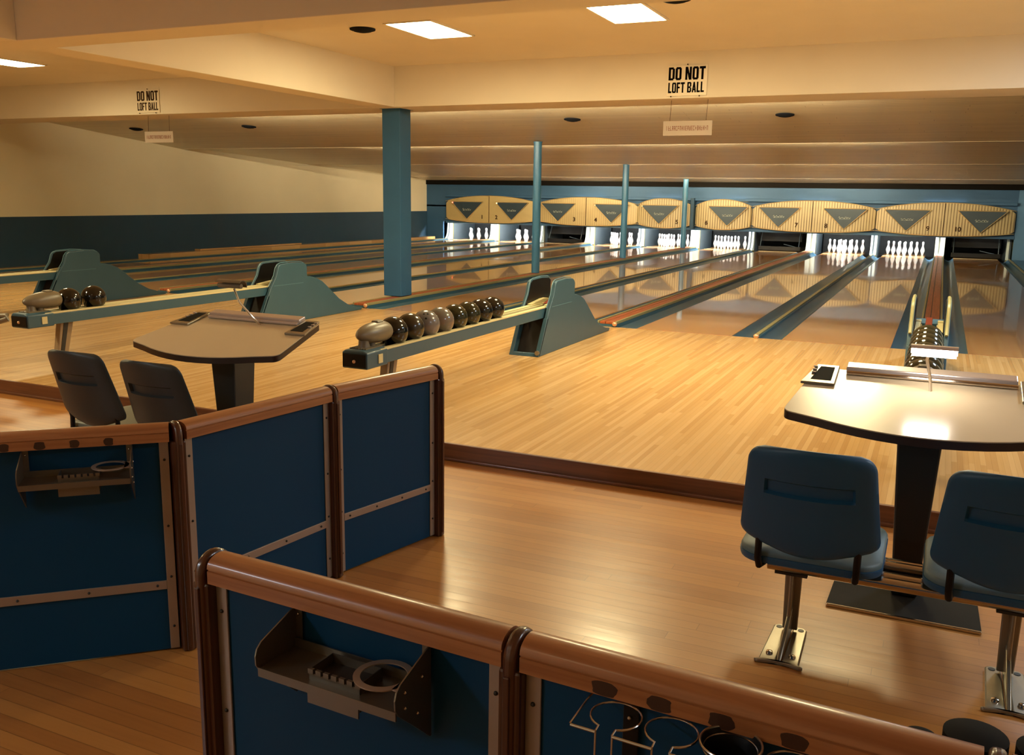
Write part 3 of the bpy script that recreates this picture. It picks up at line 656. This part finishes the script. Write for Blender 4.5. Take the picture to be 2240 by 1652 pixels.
# ================================================================== scoring desks
def desk(cx, label, lit):
    Y0 = -6.15
    t = thing('scoring_desk', label, 'scoring table', (cx, Y0, ZF), 0, 'scoring desks')
    sl = .233; ang = math.atan(sl)
    zt = lambda y: .66+.233*(y+Y0+6.35)-ZF     # local top plane
    # outline (local x,y)
    o = []
    def arc(cx_, cy_, r, a0, a1, n=6): return [(cx_+r*math.cos(a0+(a1-a0)*i/n), cy_+r*math.sin(a0+(a1-a0)*i/n)) for i in range(n+1)]
    yr, yf = .215, -.20
    o += [(.425, yr), (-.425, yr)]
    o += [(-.487, yf+.03)] + arc(-.455, yf+.005, .035, PI*1.0, PI*1.42, 5)
    for i in range(1, 12):
        u = -1+2*i/12; o.append((u*.43, yf-.03-.10*(1-u*u)))
    o += arc(.455, yf+.005, .035, PI*1.58, PI*2.0, 5) + [(.487, yf+.03)]
    def plate(name, m, d0, d1, out, par=t, **k):
        g = B(); A = [g.bm.verts.new((x, y, zt(y)+d0)) for x, y in out]; D = [g.bm.verts.new((x, y, zt(y)+d1)) for x, y in out]
        g.bm.faces.new(A); g.bm.faces.new(D[::-1]); n = len(out)
        for i in range(n): g.bm.faces.new([A[i], D[i], D[(i+1) % n], A[(i+1) % n]])
        return g.done(name, m, par, **k)
    plate('desk_top', M['laminate'], -.004, 0, o, ang=30)
    plate('edge_band', M['darkedge'], -.034, -.004, [(x*1.003, y*1.003) for x, y in o], ang=30)
    # corner trays
    for s in (-1, 1):
        c = [(s*.335, .035), (s*.468, .035), (s*.425, .225), (s*.335, .225)]
        if s < 0: c = c[::-1]
        tr = plate('corner_tray', M['pewter'], .001, .012, c, bevel=.003, smooth=False)
        q = [(s*.352, .065), (s*.432, .065), (s*.408, .200), (s*.352, .200)]
        if s < 0: q = q[::-1]
        plate('ash_well', M['well'], .0125, .0135, q, tr, smooth=False)
        for yy in (.13, .16, .19):
            B().box(s*.428-.008, s*.428+.008, yy-.006, yy+.006, zt(yy)+.0135, zt(yy)+.018).done('tray_stub', M['platen'], tr, smooth=False)
    # glass sheet rest at the back
    pl = plate('sheet_platen', M['platen'], .002, .030, [(-.305, .175), (.325, .175), (.325, .232), (-.305, .232)], smooth=False, bevel=.004)
    B().tube([(-.30, .165, zt(.165)+.010), (.325, .165, zt(.165)+.010)], .009, 8).done('sheet_roller', M['chrome'] if lit else M['platen'], t)
    # pedestal and base
    p = B(); tp = zt(-.02)-.03
    A = [(-.085, -.075), (.085, -.075), (.085, .105), (-.085, .105)]; D = [(-.048, -.05), (.048, -.05), (.048, .08), (-.048, .08)]
    va = [p.bm.verts.new((x, y, zt(y)-.034)) for x, y in A]; vb = [p.bm.verts.new((x, y, .012)) for x, y in D]
    p.bm.faces.new(va); p.bm.faces.new(vb[::-1])
    for i in range(4): p.bm.faces.new([va[i], vb[i], vb[(i+1) % 4], va[(i+1) % 4]])
    p.done('pedestal', M['pedestal'], t, smooth=False, bevel=.008)
    bp = B(); bp.prism([(-.272, -.25), (.272, -.25), (.262, .20), (-.262, .20)], 'Z', 0.0, .010); bp = bp.done('base_plate', M['mat'], t, smooth=False)
    B().box(-.272, .272, -.262, -.250, 0, .013).done('base_edge', M['chrome'], bp, smooth=False, bevel=.003)
    # lamp
    ly = .08; z0 = zt(ly)
    if lit:
        st = [(.02, ly, z0), (.012, ly-.01, z0+.06), (-.005, ly-.04, z0+.13), (.0, ly-.05, z0+.155)]
        hx, hy, hz = .018, ly-.06, z0+.160
    else:
        st = [(.085, ly+.06, z0+.012), (.05, ly+.04, z0+.06), (.02, ly-.02, z0+.14), (.01, ly-.045, z0+.215)]
        hx, hy, hz = .0, ly-.06, z0+.235
    B().tube(st, .006, 8).done('lamp_stem', M['chrome'], t)
    h = B(); n = 10; pr = [(.034*math.cos(a), .030*math.sin(a)) for a in [PI*(-.12)+PI*.92*i/n for i in range(n+1)]]
    h.prism([(hy+a, hz+b) for a, b in pr] + [(hy+a*.86, hz+b*.86) for a, b in pr[::-1]], 'X', hx-.083, hx+.083)
    hh = h.done('lamp_head', M['platen'] if lit else M['taupe'], t, ang=40)
    b = B(); b.tube([(hx-.078, hy-.006, hz-.002), (hx+.078, hy-.006, hz-.002)], .013, 10); b.done('lamp_tube', M['E_desk'] if lit else M['taupe'], hh)
    return t
desk(.005, 'brightly lit tan scoring desk on a dark pedestal at the right', True)
desk(-3.43, 'unlit tan scoring desk on a dark pedestal at the left', False)

# ================================================================== settee seating
def bench(cx, label, w=.92):
    t = thing('seat_beam', label, 'bench frame', (cx, -6.72 if cx > -1 else -6.56, ZF), 0, 'chrome seat beams')
    for y, z, rr in ((-.085, .294, .021), (-.040, .300, .016), (.06, .304, .016), (.10, .298, .018)):
        B().tube([(-.44, y, z), (w-.44+.08, y, z)], rr, 16).done('rail', M['chrome'], t)
    B().box(-.43, w-.37, -.055, .10, .272, .286).done('rail_channel', M['pewter'], t, smooth=False, bevel=.004)
    for x in (-.36, .335):
        f = B(); f.box(x-.055, x+.055, -.09, .11, .262, .272); f.done('leg_bracket', M['capdark'], t, smooth=False)
        l = B(); l.prism([(x-.030, .262), (x+.030, .262), (x+.026, .02), (x-.026, .02)], 'Y', .0, .012); l.prism([(-.06, .262), (.045, .262), (.03, .02), (-.06, .02)], 'X', x-.006, x+.006)
        lo = l.done('leg', M['pewter'], t, bevel=.004)
        fo = B()
        fo.prism([(x-.082, -.255), (x-.066, -.245), (x-.058, .03), (x-.045, .045), (x-.010, .045), (x-.010, -.245), (x+.010, -.245), (x+.010, .045), (x+.045, .045), (x+.058, .03), (x+.066, -.245), (x+.082, -.255), (x+.07, -.262), (x, -.245), (x-.07, -.262)], 'Z', 0, .014)
        fo.prism([(-.245, .012), (.0, .12), (.03, .12), (.045, .012)], 'X', x-.008, x+.008)
        fo.done('foot', M['pewter'], lo, bevel=.004)
        for sx in (-.038, .038):
            B().lathe([(.013, .014), (.011, .021), (.0001, .023)], (x+sx, -.20, 0), 'Z', 12).done('screw', M['chrome'], lo)
            B().lathe([(.011, .014), (.011, .0155), (.0001, .0155)], (x+sx, .02, 0), 'Z', 12).done('screw_hole', M['black'], lo)
    return t
bench(.0, 'chrome seat beam with cast feet below the two seats at the right')
bench(-3.43, 'chrome seat beam below the two seats at the left', .92)

def chair(loc, rz, label, bm, sm, bw_=.385, bb=.455):
    t = thing('settee_chair', label, 'chair', loc, rz, 'moulded chairs at the scoring desks')
    # seat shell: rounded pad
    def outline(r, n=10):
        pts = []
        for cx_, cy_, a in ((.235-r, .235-r, 0), (-.235+r, .235-r, PI/2), (-.235+r, -.20+r, PI), (.235-r, -.20+r, 1.5*PI)):
            for i in range(n+1):
                b = a+PI/2*i/n; pts.append((cx_+r*math.cos(b), cy_+r*math.sin(b)))
        return [(x, y-(.035*(1-(x/.235)**2) if y < 0 else 0)) for x, y in pts]
    o = outline(.07); g = B()
    levels = [(.90, .330), (.985, .334), (1.0, .345), (1.0, .358)]
    g2 = [[g.bm.verts.new((x*s, y*s, z)) for x, y in o] for s, z in levels]
    n = len(o)
    for A, D in zip(g2, g2[1:]):
        for i in range(n): g.bm.faces.new([A[i], A[(i+1) % n], D[(i+1) % n], D[i]])
    g.bm.faces.new(g2[0][::-1]); g.bm.faces.new(g2[-1])
    g.done('seat_shell', bm, t, ang=30)
    g = B(); levels = [(.985, .3585), (.99, .370), (.96, .381), (.80, .385)]
    g2 = [[g.bm.verts.new((x*s, y*s, z)) for x, y in o] for s, z in levels]
    for A, D in zip(g2, g2[1:]):
        for i in range(n): g.bm.faces.new([A[i], A[(i+1) % n], D[(i+1) % n], D[i]])
    g.bm.faces.new(g2[0][::-1]); g.bm.faces.new(g2[-1])
    g.done('seat_pad', sm, t, ang=60)
    B().box(-.10, .10, -.10, .12, .315, .331).done('swivel_plate', M['black'], t, smooth=False, bevel=.004)
    # backrest
    H0, H1 = .43, .778; rec = .33; R_ = .05
    def P_(u, v, back):
        vv = v*2-1; uu = u*2-1
        hw = (bb/2)*(1-v)+(bw_/2)*v
        zc = (H0+H1)/2; hz = (H1-H0)/2
        d = (abs(vv)-(1-R_/hz))*hz
        ins = 0
        if d > 0: ins = R_-math.sqrt(max(0, R_*R_-d*d))
        x = uu*(hw-ins*.92)
        z = zc+vv*hz - .042*(1-uu*uu)*(1-v)**2 + .010*(1-uu*uu)*v*v
        depth = -.045*(1-uu*uu)            # wraps round the sitter
        edge = max(abs(uu), abs(vv)); th = .028*math.sqrt(max(0.04, 1-edge**10))
        y = depth-.215-(z-H0)*rec
        if back:
            y -= th/2
            if abs(uu) < .66 and .56 < v < .67: y += .016
        else: y += th/2
        return (x, y, z)
    g = B(); nu, nv = 50, 48
    ga = [[g.bm.verts.new(P_(i/nu, j/nv, True)) for j in range(nv+1)] for i in range(nu+1)]
    gb = [[g.bm.verts.new(P_(i/nu, j/nv, False)) for j in range(nv+1)] for i in range(nu+1)]
    for i in range(nu):
        for j in range(nv):
            g.bm.faces.new([ga[i][j], ga[i+1][j], ga[i+1][j+1], ga[i][j+1]]); g.bm.faces.new([gb[i][j], gb[i][j+1], gb[i+1][j+1], gb[i+1][j]])
    for i in range(nu):
        g.bm.faces.new([ga[i][0], gb[i][0], gb[i+1][0], ga[i+1][0]]); g.bm.faces.new([ga[i][nv], ga[i+1][nv], gb[i+1][nv], gb[i][nv]])
    for j in range(nv):
        g.bm.faces.new([ga[0][j], ga[0][j+1], gb[0][j+1], gb[0][j]]); g.bm.faces.new([ga[nu][j], gb[nu][j], gb[nu][j+1], ga[nu][j+1]])
    g.done('backrest', bm, t, ang=45)
    for s in (-1, 1):
        B().tube([(s*.135, -.05, .322), (s*.15, -.16, .316), (s*.155, -.215, .325), (s*.158, -.235, .36), (s*.158, -.232, .42), (s*.155, -.255, .50)], .012, 10).done('back_bracket', M['black'], t)
    return t
chair((-.30, -6.70, ZF), 0, 'blue moulded chair with slotted back, left one of the pair at the right desk', M['seatblue'], M['seatpad'])
chair((.29, -6.70, ZF), 0, 'blue moulded chair cut by the right edge at the right desk', M['seatblue'], M['seatpad'])
chair((-3.77, -6.54, ZF), 0, 'dark grey moulded chair farther left, at the left desk', M['seatgrey'], M['seatpadL'], .37, .43)
chair((-3.25, -6.57, ZF), 0, 'dark grey moulded chair nearer the left desk pedestal', M['seatgrey'], M['seatpadL'], .37, .43)

# ================================================================== blue partitions
ZT = .70
def frame_of(p0, p1):
    d = Vector((p1[0]-p0[0], p1[1]-p0[1])); return d.length, math.atan2(d.y, d.x)
def section(p0, p1, label, kick=True, stains=()):
    L, a = frame_of(p0, p1)
    t = thing('partition_panel', label, 'partition', (p0[0], p0[1], ZF), a, 'blue partition panels')
    e = .022; H = ZT-ZF
    B().box(e, L-e, -.013, .013, .006, H-.05).done('sheet', M['navy'], t, smooth=False)
    pr = [(-.036, H-.056), (-.036, H-.029), (-.0325, H-.0275), (-.0325, H-.0255), (-.036, H-.024)] + [(.036*math.cos(b), H-.022+.024*math.sin(b)) for b in [PI-PI*i/12 for i in range(1, 12)]] + [(.036, H-.024), (.0325, H-.0255), (.0325, H-.0275), (.036, H-.029), (.036, H-.056)]
    rl = B().prism([(y, z) for y, z in pr], 'X', e-.004, L-e+.004).done('top_rail', M['railwood'], t, ang=25)
    for x, s in stains:
        q = B(); q.prism([(x+s*.5*math.cos(b)*(1+.10*math.sin(5*b+x*40))*(abs(math.cos(b))**-.35 if abs(math.cos(b)) > .3 else 1.3)*.8, H-.0425+.0128*math.copysign(abs(math.sin(b))**.6, math.sin(b))) for b in [2*PI*(i+.5)/20 for i in range(20)]], 'Y', -.0364, -.0357); q.done('stain', M['stain'], rl, smooth=False)
    for s in (0, 1):
        x0 = e if not s else L-e-.030
        f = B()
        for sy_ in (-1, 1): f.box(x0, x0+.030, min(sy_*.013, sy_*.018), max(sy_*.013, sy_*.018), .008, H-.056)
        es = f.done('edge_strip', M['alu'], t, smooth=False, bevel=.0015)
        f = B()
        for z in (.09, .27, .45, .68): f.sphere((x0+.015, -.0185, z), .0045, 8, 6)
        f.done('strip_screws', M['capdark'], es)
    if kick:
        f = B()
        for sy_ in (-1, 1): f.box(e+.03, L-e-.03, min(sy_*.013, sy_*.019), max(sy_*.013, sy_*.019), .226, .257)
        ks = f.done('cross_strip', M['alu'], t, smooth=False, bevel=.0015)
        f = B()
        for i in range(4): f.sphere((e+.06+(L-2*e-.12)*i/3, -.0195, .2415), .0045, 8, 6)
        f.done('strip_screws', M['capdark'], ks)
    return t
def ppost(p, rz, label, h=.806):
    t = thing('partition_post', label, 'post', (p[0], p[1], ZF), rz, 'dark wooden partition posts')
    w = .018
    B().box(-.022, .022, -.040, .040, 0, h-.062).done('post_core', M['postwood'], t, smooth=False, bevel=.006)
    w = .012
    out = [(-.047, 0), (-.047, h-.045)] + [(.047*math.cos(b), h-.045+.045*math.sin(b)) for b in [PI-PI*i/12 for i in range(1, 12)]] + [(.047, h-.045), (.047, 0)]
    B().prism(out, 'X', -w, w).done('post_body', M['postwood'], t, bevel=.009, seg=3, ang=30)
    for s in (-1, 1): B().box(-.006, .006, s*.049-.003, s*.049+.003, .02, h-.07).done('groove_bead', M['postwood'], t, smooth=False, bevel=.002)
    return t
# curved run (far)
E1, P2, P1 = (-2.005, -6.425), (-2.145, -7.03), (-2.235, -7.757)
dl = Vector((-.43, -.40)).normalized(); P0 = (P1[0]+dl.x*.80, P1[1]+dl.y*.80)
section(P0, P1, 'blue partition panel with drink tray, leftmost of the far run', True, ((.30, .035), (.40, .04), (.50, .035), (.60, .035)))
section(P1, P2, 'blue partition panel in the middle of the far run', True)
section(P2, E1, 'blue partition panel at the right end of the far run', True)
aa = lambda p, q: math.atan2(q[1]-p[1], q[0]-p[0])
ppost(E1, aa(P2, E1), 'dark wooden end post of the far partition run, beside the open floor')
ppost(P2, (aa(P1, P2)+aa(P2, E1))/2, 'dark wooden post between the middle and right panels of the far run')
ppost(P1, (aa(P0, P1)+aa(P1, P2))/2, 'worn dark wooden post between the left and middle panels of the far run')
# straight run (near)
Q0, Q1, Q2 = (-1.335, -8.555), (-.60, -8.595), (.145, -8.635)
section(Q0, Q1, 'near blue partition panel with steel tray, left half', False)
section(Q1, Q2, 'near blue partition panel with wire cup holders, right half', False, ((.175, .055), (.27, .05), (.37, .05), (.48, .05)))
Q3 = (.85, -8.67)
section(Q2, Q3, 'blue partition panel just past the bottom right corner post', False)
ppost(Q0, aa(Q0, Q1), 'dark wooden end post with rounded top at the left of the near run')
ppost(Q1, aa(Q1, Q2), 'dark wooden post in the middle of the near run')
ppost(Q2, aa(Q1, Q2), 'wooden post at the bottom right corner of the picture')

# drink trays
def tray(p0, p1, xa, label, L=.322):
    _, a = frame_of(p0, p1); d = Vector((math.cos(a), math.sin(a))); base = Vector(p0)+d*xa
    t = thing('drink_tray', label, 'drink tray', (base.x, base.y, ZF), a, 'steel drink trays on the partitions')
    yb = -.019
    # side plates (local y, z)
    pl = [(yb, .737), (yb-.010, .737), (yb-.098, .706), (yb-.110, .696), (yb-.115, .682), (yb-.114, .664), (yb-.104, .648), (yb-.060, .608), (yb-.004, .555), (yb, .555)]
    for x in (0, L):
        s = B().prism(pl, 'X', x-.0015, x+.0015).done('side_plate', M['steel'], t, smooth=False)
        s2 = B(); s2.box(x if x == 0 else x-.018, x+.018 if x == 0 else x, yb, yb+.002-.0005, .66, .74); s2.done('wall_flange', M['steel'], s, smooth=False)
        f = B()
        for y, z in ((yb-.03, .69), (yb-.085, .685), (yb-.045, .625), (yb-.085, .655)): f.sphere((x+(.002 if x else -.002), y, z), .0035, 8, 6)
        f.sphere((x+(-.009 if x else .009), yb-.001, .725), .0035, 8, 6)
        f.done('rivets', M['chrome'], s)
    sh = B(); zs = .652
    sh.box(.0015, L-.0015, yb-.106, yb-.004, zs, zs+.003); sh.box(.0015, L-.0015, yb-.110, yb-.106, zs-.012, zs+.006); sh.box(.0015, L-.0015, yb-.006, yb-.003, zs, zs+.022)
    shf = sh.done('shelf', M['steel'], t, smooth=False)
    # notched ash box
    bx = B(); x0, x1, y0, y1 = .110, .228, yb-.090, yb-.02
    bx.box(x0, x1, y1-.002, y1, zs-.03, zs+.024); bx.box(x0, x0+.002, y0, y1, zs-.03, zs+.024); bx.box(x1-.002, x1, y0, y1, zs-.03, zs+.024); bx.box(x0, x1, y0, y1, zs-.032, zs-.03)
    bx.box(x0, x1, y0, y0+.002, zs-.03, zs+.016)
    n = 7; wn = (x1-x0)/(n*2-1)
    for i in range(n): bx.box(x0+2*i*wn, x0+(2*i+1)*wn+.003, y0-.003, y0+.003, zs+.016, zs+.026)
    bx.done('notched_box', M['steel'], t, smooth=False)
    B().box(x0+.002, x1-.002, y0+.002, y1-.002, zs+.004, zs+.006).done('box_inside', M['blackin'], t, smooth=False)
    B().box(x0, x1, y0-.006, y0-.003, zs-.042, zs-.013).done('front_flap', M['steel'], t, smooth=False)
    rg = B(); cx_, cy_ = L-.062, yb-.060; n = 32; zr = .688
    def rr(r, z): return [rg.bm.verts.new((cx_+r*math.cos(2*PI*i/n), cy_+r*math.sin(2*PI*i/n), z)) for i in range(n)]
    R = [rr(.056, zr), rr(.056, zr+.0025), rr(.043, zr+.0025), rr(.043, zr)]
    for j in range(4):
        for i in range(n): rg.bm.faces.new([R[j][i], R[j][(i+1) % n], R[(j+1) % 4][(i+1) % n], R[(j+1) % 4][i]])
    rg.box(L-.02, L-.001, cy_-.035, cy_+.035, zr, zr+.0025)
    rg.done('cup_ring', M['alu'], t, smooth=False)
    return t
tray(Q0, Q1, .239, 'steel drink tray with notched box and cup ring on the near left panel')
tray(P0, P1, .345, 'steel drink tray with cup ring on the far leftmost panel')
# wire cup holders
def wire_holder(p0, p1, xa, label):
    _, a = frame_of(p0, p1); d = Vector((math.cos(a), math.sin(a))); base = Vector(p0)+d*xa
    t = thing('wire_cup_holder', label, 'cup holder', (base.x, base.y, ZF), a)
    z = .738; w_ = .0019; yb = -.019; cy_ = yb-.052; pitch = .092
    B().box(.050, .078, yb-.004, yb-.0005, .56, .738).done('mounting_plate', M['black'], t, smooth=False, bevel=.002)
    B().sphere((.062, yb-.006, .712), .004, 10, 8).done('mounting_screw', M['chrome'], t)
    B().box(.250, .278, yb-.004, yb-.0005, .56, .738).done('mounting_plate', M['black'], t, smooth=False, bevel=.002)
    f = B()
    f.tube([(-.004, yb-.004, z), (.44, yb-.004, z)], w_, 8)
    f.tube([(-.004, yb-.004, z), (-.004, yb-.03, z), (0.0, yb-.105, z)], w_, 8)
    f.done('back_wire', M['wire'], t)
    for i in range(4):
        cx_ = .056+i*pitch
        # open ring: gap at the front
        a0, a1 = math.radians(-70), math.radians(250)
        pts = [(cx_+.041*math.cos(a0+(a1-a0)*j/24), cy_+.041*math.sin(a0+(a1-a0)*j/24), z) for j in range(25)]
        pts = [(cx_+.014, yb-.104, z-.075), (cx_+.014, yb-.104, z)] + pts + [(cx_-.014, yb-.104, z), (cx_-.014, yb-.104, z-.075), ]
        B().tube(pts, w_, 8, caps=True).done('ring_wire', M['wire'], t)
        x0 = cx_+.014; x1 = cx_+pitch-.014 if i < 3 else cx_+.05
        B().tube([(x0, yb-.105, z-.003), (x1, yb-.105, z-.003)], w_*1.3, 8).done('front_wire', M['wire'], t)
        if i == 0: B().tube([(.0, yb-.105, z-.003), (cx_-.014, yb-.105, z-.003)], w_*1.3, 8).done('front_wire', M['wire'], t)
    for i in range(2): B().tube([(-.01+i*.2, yb-.1, z-.075), (.19+i*.2, yb-.1, z-.075)], w_, 8).done('lower_wire', M['wire'], t)
    return base, d, a, z, cy_, pitch
wb, wd, wa, wz, wcy, wp = wire_holder(Q1, Q2, .155, 'bent wire cup holder with four rings on the near right panel')
nrm = Vector((-wd.y, wd.x))
cc = wb + wd*(.056+2*wp) + nrm*wcy
t = thing('plastic_cup', 'black cup with shiny rim standing in the wire holder', 'cup', (cc.x, cc.y, ZF+wz-.088), wa)
B().lathe([(.0001, 0), (.026, 0), (.038, .082), (.0465, .098), (.0445, .0985), (.036, .08), (.024, .004), (.0001, .004)], seg=32, cap=False).done('cup_body', M['black'], t)
B().tube([(.0460*math.cos(2*PI*i/36), .0460*math.sin(2*PI*i/36), .0985) for i in range(36)], .0021, 8, closed=True).done('cup_rim', M['wire'], t)

# black cup holder hooked behind the near rail
def black_holder():
    t = thing('black_cup_holder', 'black plastic cup holder fixed behind the near rail at the bottom right', 'cup holder', (.06, -8.60, ZF), aa(Q1, Q2))
    z = .752
    f = B()
    B().box(-.075, .22, .019, .026, .64, .74).done('mounting_plate', M['black'], t, smooth=False, bevel=.003)
    for i, (x, y, r) in enumerate(((-.015, .058, .024), (.06, .100, .046), (.158, .105, .044))):
        B().lathe([(r*.8, z-.055-.0*(i == 0)), (r, z-.02-.0*(i == 0)), (r, z-.0*(i == 0)), (r*.5, z+.006-.0*(i == 0)), (.0001, z+.007-.0*(i == 0))], (x, y, 0), 'Z', 32).done('cup_well', M['well'], t, ang=50)
    B().box(-.04, .17, .04, .055, z-.055, z-.035).done('arm', M['black'], t, smooth=False, bevel=.003)
black_holder()

# bronze bar end poking in at the left edge, a few pixels
t = thing('bronze_handrail', 'rounded end of a bronze bar poking in at the left edge above the approach', 'handrail', (-6.585, -5.14, 0))
B().tube([(-.60, -.16, .40), (-.30, -.10, .405), (-.08, -.03, .42), (.0, .0, .445), (-.02, .01, .47), (-.10, -.01, .465)], .022, 12).done('bar', M['taupe'], t)
B().tube([(-.58, -.15, .40), (-.58, -.15, 0)], .02, 10).done('leg', M['taupe'], t)

# ================================================================== signs
GL = {'D': [('b', 0, .22, 0, 1), ('b', .2, .5, .84, 1), ('b', .2, .5, 0, .16), ('b', .40, .62, .10, .90)],
      'O': [('b', 0, .22, .08, .92), ('b', .40, .62, .08, .92), ('b', .08, .54, .84, 1), ('b', .08, .54, 0, .16)],
      'N': [('b', 0, .21, 0, 1), ('b', .43, .64, 0, 1), ('p', [(.05, 1), (.25, 1), (.59, 0), (.39, 0)])],
      'T': [('b', 0, .60, .82, 1), ('b', .19, .41, 0, .9)], 'L': [('b', 0, .22, 0, 1), ('b', .2, .50, 0, .17)],
      'F': [('b', 0, .22, 0, 1), ('b', .2, .52, .83, 1), ('b', .2, .46, .43, .59)],
      'B': [('b', 0, .22, 0, 1), ('b', .2, .52, .85, 1), ('b', .2, .50, .43, .58), ('b', .2, .52, 0, .15), ('b', .40, .61, .56, .93), ('b', .40, .62, .07, .46)],
      'A': [('p', [(0, 0), (.21, 0), (.42, 1), (.22, 1)]), ('p', [(.64, 0), (.43, 0), (.22, 1), (.42, 1)]), ('b', .16, .48, .20, .34)]}
def block_text(s, w, h, cx, z0, m, parent):
    g = B(); x = 0; items = []
    for ch in s:
        if ch == ' ': x += .30; continue
        items.append((x, ch)); x += max((q[2] if q[0] == 'b' else max(a for a, b in q[1])) for q in GL[ch]) + .09
    k = w/(x-.09)
    for i, (xo, ch) in enumerate(items):
        for j, q in enumerate(GL[ch]):
            y0 = -.0062-.0003*j
            if q[0] == 'b': g.box(cx-w/2+(xo+q[1])*k, cx-w/2+(xo+q[2])*k, y0, -.004, z0+q[3]*h, z0+q[4]*h)
            else: g.prism([(cx-w/2+(xo+a)*k, z0+b*h) for a, b in q[1]], 'Y', y0, -.004)
    return g.done('lettering', m, parent, smooth=False)
def worn_text(w, h, m, parent):
    # a line of small letters worn past reading
    g = B(); rd = random.Random(5); n = 22; p = w/n
    for i in range(n):
        x = -w/2+i*p; a = p*.72
        g.box(x, x+a*.28, -.0055, -.004, -h/2, h/2)
        if rd.random() < .6: g.box(x+a*.72, x+a, -.0055, -.004, -h/2, h/2)
        if rd.random() < .6: g.box(x, x+a, -.0053, -.004, h/2-h*.16, h/2)
        if rd.random() < .6: g.box(x, x+a, -.0053, -.004, -h*.08, h*.08)
        if rd.random() < .5: g.box(x, x+a, -.0053, -.004, -h/2, -h/2+h*.16)
    return g.done('worn_lettering', m, parent, smooth=False)
def signs(cx, label, worn):
    t = thing('hanging_sign', label, 'sign', (cx, .752, 2.78), 0)
    W_, H_ = .46, .33
    B().box(-W_/2, W_/2, -.004, .0, -H_/2, H_/2).done('board', M['signwhite'] if not worn else M['signwhite'], t, smooth=False)
    ink = M['signink'] if not worn else M['num']
    block_text('DO NOT', .425, .142, -.004, .008, ink, t)
    block_text('LOFT BALL', .415, .115, -.008, -.132, ink, t)
    for x, z in ((0, H_/2+.012), (-.18, -H_/2-.006), (.15, -H_/2-.006)):
        B().sphere((x, -.006, z), .008, 8, 6).done('nail', M['num'], t)
    t2 = thing('hanging_sign', label.replace('DO NOT LOFT BALL lettering on the beam', 'small brown lettering hanging below the beam'), 'sign', (cx-.02, .95, 2.27), 0)
    B().box(-.29, .29, -.004, .004, -.083, .083).done('board', M['signclear'], t2, smooth=False)
    worn_text(.50, .052, M['signbrown'], t2)
    for x in (-.215, .215): B().tube([(x, 0, .08), (x+.012, 0, ZB-2.27)], .0025, 6).done('cord', M['num'], t2)
signs(-2.79, 'clear sign with bold black DO NOT LOFT BALL lettering on the beam at the right', False)
signs(-11.05, 'worn clear sign with DO NOT LOFT BALL lettering on the beam at the left', True)
